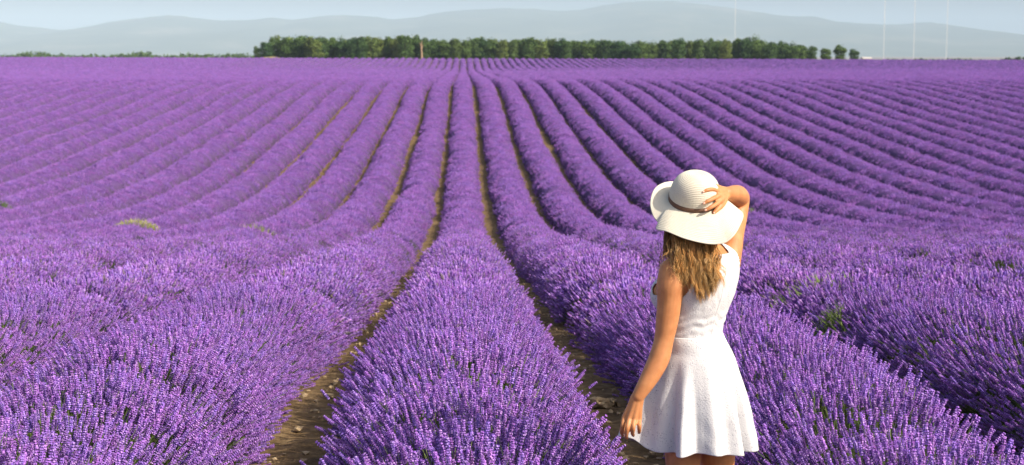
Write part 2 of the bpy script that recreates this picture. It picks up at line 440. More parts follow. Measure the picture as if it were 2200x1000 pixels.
ONES = ['', 'first', 'second', 'third', 'fourth', 'fifth', 'sixth', 'seventh', 'eighth', 'ninth', 'tenth', 'eleventh', 'twelfth', 'thirteenth',
        'fourteenth', 'fifteenth', 'sixteenth', 'seventeenth', 'eighteenth', 'nineteenth']
TENS = {2: ('twentieth', 'twenty'), 3: ('thirtieth', 'thirty'), 4: ('fortieth', 'forty'), 5: ('fiftieth', 'fifty'), 6: ('sixtieth', 'sixty')}
def ordinal(n):
    if n < 20: return ONES[n]
    t, u = divmod(n, 10)
    return TENS[t][0] if u == 0 else TENS[t][1] + '-' + ONES[u]
n_inst = 0
KL, KR = -32, 38
for k in range(KL, KR + 1):
    y0 = row_range(k)
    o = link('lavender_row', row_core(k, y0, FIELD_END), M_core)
    if k == 0: lab = 'broad purple lavender row running straight from the camera to the horizon'
    elif k == 1: lab = 'purple lavender row beside the woman, first to the right of the centre row'
    else: lab = 'purple lavender row, %s to the %s of the broad centre row' % (ordinal(abs(k)), 'left' if k < 0 else 'right')
    tag(o, lab, 'lavender row', 'lavender rows of the field')
    fm = row_flowers(k, y0)
    if fm is not None:
        n_inst += len(fm.vertices)
        fo = link('flower_spikes', fm, None, o); fo['kind'] = 'stuff'
        md = fo.modifiers.new('scatter', 'NODES'); md.node_group = ng
print('flower clusters:', n_inst)
# outer rows, only seen far off where they melt into one purple sheet
V, Fc, Bl, nv = [], [], [], 0
for k in list(range(-76, KL)) + list(range(KR + 1, 93)):
    y0 = row_range(k)
    me = row_core(k, y0, FIELD_END)
    co = np.empty(len(me.vertices) * 3, np.float32); me.vertices.foreach_get('co', co)
    n = len(me.vertices) // 17
    V.append(co.reshape(-1, 3)); Fc.append(grid_faces(n, 17)[:, ::-1] + nv); nv += n * 17
    bpy.data.meshes.remove(me)
me = mesh_np('distant_lavender', np.concatenate(V), np.concatenate(Fc))
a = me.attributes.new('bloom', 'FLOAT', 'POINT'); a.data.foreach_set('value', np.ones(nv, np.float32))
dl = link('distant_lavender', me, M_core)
dparts = [row_flowers(k, row_range(k)) for k in list(range(-76, KL)) + list(range(KR + 1, 93))]
dparts = [m_ for m_ in dparts if m_ is not None]
def gather(ms, nm, key, w, dt):
    out = []
    for m_ in ms:
        n_ = len(m_.vertices); a_ = np.empty(n_ * w, dt)
        if nm is None: m_.vertices.foreach_get('co', a_)
        else: m_.attributes[nm].data.foreach_get(key, a_)
        out.append(a_)
    return np.concatenate(out)
co = gather(dparts, None, None, 3, np.float32)
dm = bpy.data.meshes.new('flower_spikes'); dm.vertices.add(len(co) // 3); dm.vertices.foreach_set('co', co)
for nm, ty, key, w, dt in (('rot', 'FLOAT_VECTOR', 'vector', 3, np.float32), ('scl', 'FLOAT', 'value', 1, np.float32), ('idx', 'INT', 'value', 1, np.int32)):
    v_ = gather(dparts, nm, key, w, dt); dm.attributes.new(nm, ty, 'POINT').data.foreach_set(key, v_)
for m_ in dparts: bpy.data.meshes.remove(m_)
fo = link('flower_spikes', dm, None, dl); fo['kind'] = 'stuff'; md = fo.modifiers.new('scatter', 'NODES'); md.node_group = ng
tag(dl, 'far purple lavender merging into one sheet at both sides', 'lavender', kind='stuff')

# ------------------------------------------------------------------ far hills
M_hill, nt, b = mat('wooded_hill', rough=1.0, spec=0.0)
n1 = tex_noise(nt, 0.0014, 6, rough=0.65)
r1 = ramp(nt, n1.outputs[0], [(0.36, (0.040, 0.060, 0.030)), (0.54, (0.065, 0.085, 0.045)), (0.64, (0.13, 0.13, 0.085)), (0.76, (0.24, 0.22, 0.17))])
nt.links.new(r1.outputs[0], b.inputs['Base Color'])

def ridge(name, pts, dist, depth, seed, label):
    """a real hill range: ridge line at distance dist, flanks falling away in front and behind"""
    px = np.linspace(-500, 2700, 300)
    K = np.array(pts, float)
    py = np.interp(px, K[:, 0], K[:, 1]) + 1.2 * noise1(px / 37, seed) + 0.7 * noise1(px / 13, seed + 3)
    crest = (110 - py) / F_PX * dist + CAM_Z
    xx = (px - 995.5) / F_PX * dist
    v = np.linspace(-1, 1, 41)
    VV, XX = np.meshgrid(v, xx, indexing='ij'); HH = np.repeat(crest[None], 41, 0)
    prof = np.clip(1 - np.abs(VV), 0, 1) ** 0.85
    gul = fbm2(XX / 740, VV * 3.1, seed + 9, 4)
    z = -62 + (HH + 62) * prof * (1 + 0.22 * gul * (1 - prof)) 
    Vv = np.stack([XX, dist + VV * depth + 460 * fbm2(XX / 1600, VV * 0 + seed, seed, 2), z], -1)
    o = link(name, mesh_np(name, Vv.reshape(-1, 3), grid_faces(41, 300)), M_hill)
    return tag(o, label, kind='structure')
main = [(-500, 60), (-200, 40), (0, 43), (30, 48), (60, 56), (100, 61), (150, 65), (190, 65), (215, 58), (240, 51), (270, 46), (330, 39), (380, 36), (410, 38),
        (450, 44), (500, 47), (540, 45), (590, 40), (630, 43), (690, 37), (740, 34), (790, 38), (850, 43), (900, 39), (950, 29), (1000, 23), (1050, 21), (1100, 19),
        (1150, 20), (1200, 24), (1250, 22), (1300, 12), (1350, 5), (1400, 2), (1450, 4), (1500, 8), (1550, 16), (1600, 25), (1650, 33), (1700, 37), (1740, 37),
        (1780, 47), (1830, 52), (1880, 54), (1930, 54), (1960, 51), (2000, 48), (2040, 55), (2080, 59), (2120, 65), (2160, 71), (2200, 79), (2400, 95), (2700, 80)]
back = [(-500, 70), (0, 66), (120, 66), (170, 60), (230, 46), (300, 37), (360, 33), (400, 35), (440, 45), (520, 55), (800, 50), (1000, 30), (1100, 17), (1160, 14), (1250, 16), (1330, 12),
        (1450, 16), (1600, 34), (1700, 50), (1900, 66), (2200, 90), (2700, 90)]
ridge('hill', main, 16000, 4200, 11, 'long blue wooded hill range along the horizon')
ridge('far_hill', back, 24000, 3800, 57, 'paler hill crest showing behind the long hill range')

# ------------------------------------------------------------------ trees at the end of the field
M_leaf, nt, b = mat('oak_leaves', rough=0.7, spec=0.2)
oi = N(nt, 'ShaderNodeObjectInfo'); n1 = tex_noise(nt, 0.55, 3)
ge = N(nt, 'ShaderNodeAttribute', attribute_name='Col')
r1 = ramp(nt, oi.outputs['Random'], [(0.0, (0.040, 0.090, 0.032)), (0.35, (0.090, 0.150, 0.036)), (0.7, (0.055, 0.112, 0.034)), (1.0, (0.135, 0.18, 0.042))])
r2 = ramp(nt, n1.outputs[0], [(0.35, (0.72, 0.76, 0.8)), (0.65, (1.25, 1.2, 1.05))])
c1 = mixc(nt, 1.0, r1.outputs[0], r2.outputs[0], 'MULTIPLY'); c2 = mixc(nt, 1.0, c1, ge.outputs['Color'], 'MULTIPLY')
nt.links.new(c2, b.inputs['Base Color'])
M_bark, nt, b = mat('bark', (0.11, 0.085, 0.06), 0.9, 0.1)
n1 = tex_noise(nt, 6, 4); r1 = ramp(nt, n1.outputs[0], [(0.3, (0.06, 0.045, 0.032)), (0.7, (0.15, 0.12, 0.085))]); nt.links.new(r1.outputs[0], b.inputs['Base Color'])
M_dead, nt, b = mat('bare_wood', (0.36, 0.26, 0.17), 0.85, 0.1)
n1 = tex_noise(nt, 5, 4); r1 = ramp(nt, n1.outputs[0], [(0.3, (0.28, 0.19, 0.12)), (0.7, (0.44, 0.33, 0.22))]); nt.links.new(r1.outputs[0], b.inputs['Base Color'])

def leaf_mass(n, lobes, size):
    """n leaf sprays spread through a set of ellipsoid lobes (cx,cy,cz,rx,ry,rz)"""
    L = np.array(lobes, float); w = (L[:, 3] * L[:, 4] * L[:, 5]) ** 0.67; w /= w.sum()
    li = rng.choice(len(L), n, p=w)
    d = rng.normal(size=(n, 3)); d /= np.linalg.norm(d, axis=1)[:, None]
    rad = rng.random(n) ** 0.28 * (1 + 0.12 * rng.normal(size=n))
    c = L[li, :3] + d * rad[:, None] * L[li, 3:]
    nrm = d + rng.normal(0, 0.6, (n, 3)); nrm /= np.linalg.norm(nrm, axis=1)[:, None]
    u = np.cross(nrm, rng.normal(size=(n, 3))); u /= np.linalg.norm(u, axis=1)[:, None]; v = np.cross(nrm, u)
    s = size * rng.uniform(0.6, 1.4, n)[:, None]
    V = np.stack([c - u * s, c - v * s * 0.6, c + u * s, c + v * s * 0.6 + nrm * s * 0.3], 1).reshape(-1, 3)
    Fq = np.arange(4 * n).reshape(-1, 4)
    col = np.repeat(rng.uniform(0.7, 1.3, n)[:, None] * np.array([[1, 1, 1]]), 4, axis=0)
    return V, Fq, col

def crown_lobes(h, w):
    lob = [(0, 0, h * 0.52, w * 0.36, w * 0.36, h * 0.44), (0, 0, h * 0.22, w * 0.34, w * 0.34, h * 0.2)]
    for _ in range(9):
        a = rng.random() * 6.283; z = rng.uniform(0.14, 0.88); rr = w * 0.30 * math.sin(math.pi * min(0.92, z * 0.75 + 0.18))
        lob.append((rr * math.cos(a), rr * math.sin(a), h * z, w * rng.uniform(0.15, 0.24), w * rng.uniform(0.15, 0.24), h * rng.uniform(0.10, 0.17)))
    return lob
def trunk_mesh(h, lean=0.15):
    acc = Acc(); tip = np.array([rng.normal(0, lean), rng.normal(0, lean), h * 0.62])
    P = np.array([[0, 0, -0.3], tip * 0.35 + [0.05, 0, 0], tip * 0.7, tip]); V, Fq = tube_np(P, [0.24, 0.17, 0.12, 0.06], 7); acc.add(V, Fq, (1, 1, 1))
    for q in range(5):
        t = rng.uniform(0.3, 0.9); a = rng.random() * 6.283; s = tip * t
        e = s + np.array([math.cos(a) * 1.3, math.sin(a) * 1.3, rng.uniform(0.6, 1.5)])
        V, Fq = tube_np(np.array([s, (s + e) / 2 + [0, 0, 0.1], e]), [0.08, 0.055, 0.02], 5); acc.add(V, Fq, (1, 1, 1))
    return acc.mesh('trunk', True)
crowns, trunks = [], []
for q in range(6):
    V, Fq, c = leaf_mass(3400, crown_lobes(6.0, 5.6), 0.19)
    me = mesh_np('crown', V, Fq, False, c); me.materials.append(M_leaf); crowns.append(me)
    me = trunk_mesh(6.0); me.materials.append(M_bark); trunks.append(me)

tops = [(545, 116), (556, 104), (568, 95), (585, 84), (600, 74), (640, 76), (690, 77), (720, 81), (745, 79), (780, 77), (830, 78), (860, 75), (900, 79), (940, 84), (980, 83), (1025, 76),
        (1060, 81), (1100, 83), (1150, 79), (1200, 83), (1260, 86), (1290, 84), (1340, 89), (1400, 87), (1450, 84), (1500, 83), (1540, 84), (1580, 81), (1625, 78),
        (1655, 90), (1680, 90), (1720, 96), (1742, 98)]
tops = np.array(tops, float)
TREES = [(558, 99), (576, 90)] + [(596 + q * 20.1 + rng.normal(0, 2.5), None) for q in range(58)] + [(1774, 103), (1806, 96), (1836, 105)]
look = ['rounded green oak', 'dark green bushy oak', 'broad leafy oak', 'full green oak']
for i, (px, top) in enumerate(TREES):
    Yt = 446 + rng.uniform(-3, 7)
    if 885 < px < 925: Yt += 5
    if top is None: top = float(np.interp(px, tops[:, 0], tops[:, 1])) + rng.normal(0, 2.2)
    x = (px - 995.5) / F_PX * Yt; zb = float(zg(x, Yt)) - 0.1
    ht = max(1.5, (110 - top) / F_PX * Yt + CAM_Z - zb)
    wd = min(1.15, max(0.62, ht / 6.0)) * rng.uniform(0.70, 1.12)
    t = empty('oak_tree', (x, Yt, zb)); t.rotation_euler.z = rng.random() * 6.28; t.scale = (wd, wd, ht / 6.1)
    q = int(rng.integers(6))
    link('crown', crowns[q], None, t); link('trunk', trunks[q], None, t)
    if i == 0: lab = 'lowest small oak at the left end of the tree line'
    elif i >= 60: lab = ['small oak just right of the gap in the tree line', 'taller oak between two small ones at the right end', 'last little oak standing alone at the right end'][i - 60]
    else: lab = '%s, %s from the left end of the tree line' % (look[i % 4], ordinal(i + 1))
    tag(t, lab, 'tree', 'oaks along the far edge of the field')
# mass of wood behind the front trees
V, Fq, c = [], [], []; nv = 0
for px in np.arange(600, 1735, 24):
    Yt = 458; x = (px - 995.5) / F_PX * Yt; zb = float(zg(x, Yt)); top = float(np.interp(px, tops[:, 0], tops[:, 1])) + 2.5
    ht = (110 - top) / F_PX * Yt + CAM_Z - zb
    lob = [(x + l[0], Yt + l[1], zb + l[2] * ht / 6, l[3], l[4], l[5] * ht / 6) for l in crown_lobes(6.0, 5.4)]
    a, f_, cc = leaf_mass(1500, lob, 0.26); V.append(a); Fq.append(f_ + nv); c.append(cc); nv += len(a)
tag(link('woodland', mesh_np('woodland', np.concatenate(V), np.concatenate(Fq), False, np.concatenate(c)), M_leaf), 'green wood closing the gaps behind the front oaks', 'woodland', kind='stuff')
# bare trunk standing in front of the wood
Yt = 441; x = (907 - 995.5) / F_PX * Yt; zb = float(zg(x, Yt))
dt = empty('dead_tree', (x, Yt, zb)); tag(dt, 'pale bare dead tree trunk standing against the green oaks', 'dead tree')
acc = Acc(); V, Fq = tube_np(np.array([[0, 0, -0.3], [0.05, 0, 1.6], [-0.08, 0, 3.4], [0.02, 0, 5.2]]), [0.34, 0.28, 0.21, 0.09], 8); acc.add(V, Fq, (1, 1, 1))
link('trunk', acc.mesh('trunk', True), M_dead, dt)
for s, e in (((0.0, 0, 3.0), (0.75, 0.2, 4.7)), ((-0.05, 0, 3.6), (-0.6, -0.2, 5.0)), ((0, 0, 4.3), (0.35, -0.2, 5.6))):
    acc = Acc(); s, e = np.array(s), np.array(e); V, Fq = tube_np(np.array([s, (s + e) / 2 + [0, 0, 0.15], e]), [0.11, 0.08, 0.025], 6); acc.add(V, Fq, (1, 1, 1))
    link('branch', acc.mesh('branch', True), M_dead, dt)
# dry straw-coloured bank at the left end of the trees
M_straw, nt, b = mat('dry_grass', rough=0.95, spec=0.05)
n1 = tex_noise(nt, 3, 5); r1 = ramp(nt, n1.outputs[0], [(0.3, (0.20, 0.18, 0.06)), (0.7, (0.34, 0.30, 0.11))]); nt.links.new(r1.outputs[0], b.inputs['Base Color']); bump(nt, b, n1.outputs[0], 1, 0.2)
u = np.linspace(0, 1, 40); v = np.linspace(0, 2 * np.pi, 64, endpoint=False); U, Vv = np.meshgrid(u, v, indexing='ij')
Yt = 437; x0 = (586 - 995.5) / F_PX * Yt
bx = x0 + U * 4.6 * np.cos(Vv) * (1 + 0.1 * noise2(Vv * 2, U * 2, 3)); by = Yt + U * 2.2 * np.sin(Vv)
bz = zg(bx, by) - 0.05 + 0.95 * (1 - U ** 2) ** 1.2 * (1 + 0.12 * noise2(bx * 1.3, by * 1.3, 5))
tag(link('grass_bank', mesh_np('grass_bank', np.stack([bx, by, bz], -1).reshape(-1, 3), grid_faces(40, 64, True)), M_straw), 'low straw-coloured grass bank below the left end of the oaks', 'bank')

# far hedges: left of the wood and at the right edge
def far_trees(name, pxs, Yt, top_of, label, wdt):
    V, Fq, c, nv = [], [], [], 0
    for px in pxs:
        y_ = Yt + rng.uniform(-20, 20); x = (px - 995.5) / F_PX * y_; zb = float(zg(x, y_))
        ht = (110 - top_of(px)) / F_PX * y_ + CAM_Z - zb
        lob = [(x + l[0], y_ + l[1], zb + l[2], l[3], l[4], l[5]) for l in crown_lobes(ht, wdt * rng.uniform(0.7, 1.2))]
        a, f_, cc = leaf_mass(260, lob, 0.62); V.append(a); Fq.append(f_ + nv); c.append(cc); nv += len(a)
    return tag(link(name, mesh_np(name, np.concatenate(V), np.concatenate(Fq), False, np.concatenate(c)), M_leaf), label, 'trees', kind='stuff')
lt = np.array([(-60, 119), (0, 118), (25, 116), (40, 118), (60, 113), (90, 111), (115, 112), (122, 118), (135, 115), (150, 118), (190, 116), (250, 117), (290, 112), (320, 112), (345, 116), (395, 118), (415, 114), (440, 117), (490, 114), (540, 115), (560, 118)], float)
far_trees('far_tree_belt', np.arange(-60, 556, 5.5), 930, lambda p: float(np.interp(p, lt[:, 0], lt[:, 1])) + rng.normal(0, 1.0), 'low dark belt of far trees left of the oak wood', 7.5)
rt = np.array([(1880, 128), (1930, 127), (2010, 128), (2050, 126), (2130, 128), (2165, 125), (2200, 122), (2260, 122)], float)
far_trees('far_hedge', np.arange(1895, 2260, 12), 760, lambda p: float(np.interp(p, rt[:, 0], rt[:, 1])) + rng.normal(0, 0.8), 'thin line of far bushes at the right edge of the field', 5.0)

# white farmhouse beyond the right end of the oaks
M_wall, nt, b = mat('whitewash', (0.55, 0.52, 0.49), 0.9, 0.1)
M_roof, nt, b = mat('pale_roof_tiles', (0.55, 0.45, 0.38), 0.9, 0.1)
M_dark, nt, b = mat('window_glass', (0.03, 0.035, 0.04), 0.15, 0.5)
def box_mesh(name, lo, hi):
    x0, y0, z0 = lo; x1, y1, z1 = hi
    V = [(x0, y0, z0), (x1, y0, z0), (x1, y1, z0), (x0, y1, z0), (x0, y0, z1), (x1, y0, z1), (x1, y1, z1), (x0, y1, z1)]
    return mesh_np(name, V, [(0, 3, 2, 1), (4, 5, 6, 7), (0, 1, 5, 4), (1, 2, 6, 5), (2, 3, 7, 6), (3, 0, 4, 7)], False)
Yt = 820; x0 = (1866 - 995.5) / F_PX * Yt; zb = float(zg(x0, Yt)); hh = (110 - 123.0) / F_PX * Yt + CAM_Z - zb
fh = empty('farmhouse', (x0, Yt, zb)); tag(fh, 'tiny white farmhouse just right of the last oak', 'house')
link('wall', box_mesh('wall', (-2.2, 0, 0), (2.2, 6, hh - 1.0)), M_wall, fh)
rf = mesh_np('roof', [(-2.5, -0.3, hh - 1.0), (2.5, -0.3, hh - 1.0), (2.5, 6.3, hh - 1.0), (-2.5, 6.3, hh - 1.0), (-2.5, 3, hh), (2.5, 3, hh)], [(0, 1, 5, 4), (2, 3, 4, 5), (0, 4, 3, 3), (1, 2, 5, 5), (0, 3, 2, 1)], False)
link('roof', rf, M_wall, fh)
for wx in (-1.2, 1.0): link('window', box_mesh('window', (wx - 0.35, -0.05, hh - 2.6), (wx + 0.35, 0.02, hh - 1.6)), M_dark, fh)

# tall radio masts far away, lattice of legs and braces
M_mast, nt, b = mat('white_painted_steel', (0.85, 0.83, 0.80), 0.6, 0.3)
MH, MW, NB = 255.0, 2.0, 60
acc_l = Acc()
legs = []
for sx, sy in ((-1, -1), (1, -1), (1, 1), (-1, 1)):
    V, Fq = tube_np(np.array([[sx * MW / 2, sy * MW / 2, 0], [sx * MW / 2, sy * MW / 2, MH / 2], [sx * MW / 2, sy * MW / 2, MH]]), [0.17, 0.17, 0.17], 6)
    a = Acc(); a.add(V, Fq, (1, 1, 1)); legs.append(a.mesh('leg', True)); legs[-1].materials.append(M_mast)
acc = Acc()
for q in range(NB):
    z0, z1 = MH * q / NB, MH * (q + 1) / NB; cs_ = [(-1, -1), (1, -1), (1, 1), (-1, 1)]
    for w in range(4):
        a0, a1 = cs_[w], cs_[(w + 1) % 4]
        p0 = np.array([a0[0] * MW / 2, a0[1] * MW / 2, z0]); p1 = np.array([a1[0] * MW / 2, a1[1] * MW / 2, z1]); p2 = np.array([a1[0] * MW / 2, a1[1] * MW / 2, z0])
        for s, e in ((p0, p1), (p0, p2)):
            V, Fq = tube_np(np.array([s, e]), [0.09, 0.09], 4); acc.add(V, Fq, (1, 1, 1))
brace = acc.mesh('lattice_brace'); brace.materials.append(M_mast)
ant = box_mesh('antenna', (-0.5, -0.5, MH), (0.5, 0.5, MH + 6)); ant.materials.append(M_mast)
for px, Yt, lab in ((1578, 5600, 'faint white radio mast rising behind the oak wood'), (1900, 5100, 'leftmost of the three faint white masts right of the wood'),
                    (1965, 5000, 'middle one of the three faint white masts right of the wood'), (2036, 5100, 'rightmost of the three faint white masts right of the wood')):
    x = (px - 995.5) / F_PX * Yt; m_ = empty('radio_mast', (x, Yt, float(zg(x, Yt)))); tag(m_, lab, 'mast', 'far radio masts')
    for lg in legs: link('leg', lg, None, m_)
    link('lattice_brace', brace, None, m_); link('antenna', ant, None, m_)

# ------------------------------------------------------------------ stones in the gaps, weeds on the rows
def pebble(c, r, sub=1):
    bm = bmesh.new(); bmesh.ops.create_icosphere(bm, subdivisions=sub, radius=1.0)
    V = np.array([v.co[:] for v in bm.verts]); Fc = np.array([[v.index for v in f.verts] for f in bm.faces]); bm.free()
    V = V * (1 + 0.22 * rng.normal(size=(len(V), 1))) * np.array([1, rng.uniform(0.6, 1), rng.uniform(0.4, 0.7)]) * r
    a = rng.random() * 6.28; Rm = np.array([[math.cos(a), -math.sin(a), 0], [math.sin(a), math.cos(a), 0], [0, 0, 1]])
    return V @ Rm.T + c, Fc
acc = Acc()
for q in range(2600):
    k = int(rng.integers(-3, 4)) + 0.5; y = 4.5 + 30 * rng.random() ** 1.6
    x = k * PITCH_ROW + rng.normal(0, 0.17); r = min(0.05, 0.011 * math.exp(rng.normal(0, 0.6)) + 0.004)
    V_, F_ = pebble(np.array([x, y, float(zg(x, y)) + r * 0.2 + 0.02]), r); acc.add(V_, F_, (1, 1, 1))
tag(link('gravel', acc.mesh('gravel', False), M_stone), 'tan pebbles scattered on the soil between the rows', 'gravel', kind='stuff')
def hit(px, py, dz):
    """where the sight line meets the surface lying dz above the ground"""
    for y in np.arange(5, 430, 0.05):
        p = at(px, py, y)
        if p[2] < float(zg(p[0], y)) + dz: return p
c = hit(1286, 866, 0.05)
for nm, (ox, oy, r), lab in (('rock', (0.0, 0, 0.070), 'pale tan rock in the gap left of the woman'), ('rock', (0.085, 0.03, 0.042), 'smaller tan stone touching the pale rock in the gap')):
    x, y = c[0] + ox, c[1] + oy; V_, F_ = pebble(np.array([x, y, float(zg(x, y)) + 0.045]), r, 3)
    V_ = V_ + 0.006 * rng.normal(size=V_.shape); o = link(nm, mesh_np(nm, V_, F_, False), M_stone); tag(o, lab, 'rock')

M_weed, nt, b = mat('weed_blades', rough=0.7, spec=0.2); wa = N(nt, 'ShaderNodeAttribute', attribute_name='Col'); nt.links.new(wa.outputs['Color'], b.inputs['Base Color'])
def weeds(name, k, y, t0, t1, n, length, col, label, half=0.16):
    """blades sprouting through a row's dome, from angle t0 to t1 across it"""
    acc = Acc()
    for _ in range(n):
        th = R(rng.uniform(t0, t1)); yy = y + rng.normal(0, half); x = float(row_x(k, yy)) + 0.92 * A_ENV * float(wid(yy)) * math.sin(th)
        b0 = np.array([x, yy, float(zg(x, yy)) + 0.90 * B_ENV * math.cos(th)])
        d = np.array([math.sin(th) * 0.7, rng.normal(0, 0.25), math.cos(th) * 0.7 + 0.5]) + rng.normal(0, 0.18, 3); d /= np.linalg.norm(d)
        L = length * rng.uniform(0.6, 1.3); tip = b0 + d * L + np.array([rng.normal(0, 0.04), rng.normal(0, 0.04), -0.05 * L])
        Vt, Ft = tube_np(np.array([b0 - d * 0.1, b0 + d * L * 0.55, tip]), [0.006, 0.005, 0.0012], 3); acc.add(Vt, Ft, np.array(col) * rng.uniform(0.7, 1.3))
    tag(link(name, acc.mesh(name), M_weed), label, 'weed')
YG, GR, OL = (0.42, 0.44, 0.13), (0.13, 0.21, 0.05), (0.26, 0.28, 0.12)
for px, py, nm, t0, t1, n, ln_, col, half, lab in (
        (346, 484, 'grass_clump', -55, 55, 300, 0.16, YG, 0.07, 'pale yellow-green grass streak arching over a lavender row at left'),
        (490, 493, 'grass_clump', -20, 62, 90, 0.13, OL, 0.10, 'faint olive grass patch right of the yellow-green streak'),
        (222, 486, 'grass_clump', -35, 45, 110, 0.11, OL, 0.05, 'faint olive grass patch left of the yellow-green streak'),
        (33, 438, 'weed_clump', 0, 55, 110, 0.14, GR, 0.06, 'small green weed clump at the left edge of the field'),
        (1690, 655, 'weed_clump', -74, -46, 120, 0.17, (0.17, 0.23, 0.07), 0.14, 'green weeds in the lavender row right of the woman\'s back'),
        (1742, 622, 'weed_clump', -60, 0, 70, 0.16, (0.2, 0.27, 0.07), 0.15, 'small bright green weed farther right of the woman\'s shoulder'),
        (1665, 458, 'weed_clump', -40, 10, 160, 0.14, (0.14, 0.18, 0.07), 0.09, 'dull green weed patch right of the raised elbow')):
    h_ = hit(px, py, 0.55); weeds(nm, 2 if px in (1690, 1742) else int(round(h_[0] / PITCH_ROW)), float(h_[1]), t0, t1, n, ln_, col, lab, half)

# ------------------------------------------------------------------ haze: the air itself
M_haze = bpy.data.materials.new('haze'); M_haze.use_nodes = True; nt = M_haze.node_tree; nt.nodes.clear()
pv = N(nt, 'ShaderNodeVolumePrincipled'); pv.inputs['Color'].default_value = (0.62, 0.81, 1.0, 1); pv.inputs['Density'].default_value = 0.000085
pv.inputs['Anisotropy'].default_value = -0.2
ho = N(nt, 'ShaderNodeOutputMaterial'); nt.links.new(pv.outputs[0], ho.inputs['Volume'])
tag(link('haze', box_mesh('haze', (-30000, -2500, -75), (30000, 29500, 640)), M_haze), 'pale blue summer haze in the air', kind='stuff')

# ------------------------------------------------------------------ the woman
WY = 5.84
ROOT = at(1494, 1313, WY); ROOT[2] = float(zg(ROOT[0], WY))
PHI = R(35)                                       # she faces away and to the left
FWD_B = np.array([-math.sin(PHI), math.cos(PHI), 0.0]); RGT_B = np.array([math.cos(PHI), math.sin(PHI), 0.0])
def P(px, py, dy=0.0): return at(px, py, WY + dy)
person = empty('person', tuple(ROOT))
INV = Matrix.Translation(-Vector(ROOT))

def ellipsoid(acc, c, u, v, w, nu=24, nv=16):
    th = np.linspace(0, np.pi, nv); ph = np.linspace(0, 2 * np.pi, nu, endpoint=False)
    T, Ph = np.meshgrid(th, ph, indexing='ij')
    V = np.asarray(c) + (np.sin(T) * np.cos(Ph))[..., None] * np.asarray(u) + (np.sin(T) * np.sin(Ph))[..., None] * np.asarray(v) + np.cos(T)[..., None] * np.asarray(w)
    acc.add(V.reshape(-1, 3), grid_faces(nv, nu, True)[:, ::-1], (1, 1, 1))

def limb(acc, pts, rad, n=18, sub=6):
    """tapered limb through pts with round ends"""
    pts = np.asarray(pts, float); rad = np.asarray(rad, float)
    t = np.arange(len(pts)); tt = np.linspace(0, len(pts) - 1, (len(pts) - 1) * sub + 1)
    Pp = np.stack([pchip(t, pts[:, i])(tt) for i in range(3)], -1); rr = pchip(t, rad)(tt)
    d0 = Pp[0] - Pp[1]; d0 /= np.linalg.norm(d0); d1 = Pp[-1] - Pp[-2]; d1 /= np.linalg.norm(d1)
    ang = np.array([0.08, 0.45, 0.9, 1.25]); pre = [(Pp[0] + d0 * rr[0] * math.cos(a), rr[0] * math.sin(a)) for a in ang]
    post = [(Pp[-1] + d1 * rr[-1] * math.cos(a), rr[-1] * math.sin(a)) for a in ang[::-1]]
    Pp = np.concatenate([[p for p, _ in pre], Pp, [p for p, _ in post]]); rr = np.concatenate([[r for _, r in pre], rr, [r for _, r in post]])
    T = np.gradient(Pp, axis=0); T /= np.linalg.norm(T, axis=1)[:, None] + 1e-12
    A = np.cross(T[0], [0.3, 0.2, 0.93]); A /= np.linalg.norm(A); As = []
    for q in range(len(Pp)):
        A = A - T[q] * A.dot(T[q]); A /= np.linalg.norm(A); As.append(A)
    As = np.array(As); Bs = np.cross(T, As); a = np.linspace(0, 2 * np.pi, n, endpoint=False)
    V = Pp[:, None] + rr[:, None, None] * (np.cos(a)[None, :, None] * As[:, None] + np.sin(a)[None, :, None] * Bs[:, None])
    base = acc.n; m = len(Pp)
    acc.add(V.reshape(-1, 3), grid_faces(m, n, True), (1, 1, 1))
    for end, ring in ((Pp[0] + d0 * rr[0] * 0.004, 0), (Pp[-1] + d1 * rr[-1] * 0.004, m - 1)):
        # close the tiny end holes with a fan
        idx = [base + ring * n + q for q in range(n)]
        acc.add([end], np.zeros((0, 4), int), (1, 1, 1)); e_ = acc.n - 1
        acc.f.append(np.array([[idx[q], idx[(q + 1) % n], e_, e_] if ring else [idx[(q + 1) % n], idx[q], e_, e_] for q in range(n)]))

#   py,  px centre, half width, half depth, forward shift
TORSO = [(915, 1503, 0.13, 0.10, 0.0), (880, 1505, 0.160, 0.118, -0.005), (845, 1506, 0.165, 0.122, -0.012), (800, 1503, 0.153, 0.112, -0.012), (760, 1499, 0.132, 0.096, 0.0),
         (715, 1495, 0.110, 0.083, 0.005), (680, 1499, 0.116, 0.088, 0.005), (640, 1506, 0.131, 0.097, 0.0), (605, 1510, 0.142, 0.100, -0.004), (575, 1512, 0.146, 0.094, -0.008),
         (556, 1513, 0.130, 0.078, -0.010), (543, 1514, 0.098, 0.062, -0.006), (532, 1508, 0.066, 0.052, 0.0), (518, 1502, 0.050, 0.048, 0.005), (495, 1497, 0.048, 0.048, 0.012), (475, 1493, 0.048, 0.048, 0.018)]
_ty = np.array([t[0] for t in TORSO][::-1], float)
_tf = [pchip(_ty, [t[i] for t in TORSO][::-1]) for i in range(1, 5)]
def torso_ring(py, n=64):
    c = P(float(_tf[0](py)), py, 0) + FWD_B * float(_tf[3](py)); a = np.linspace(0, 2 * np.pi, n, endpoint=False)
    return c + float(_tf[1](py)) * np.cos(a)[:, None] * RGT_B + float(_tf[2](py)) * np.sin(a)[:, None] * FWD_B
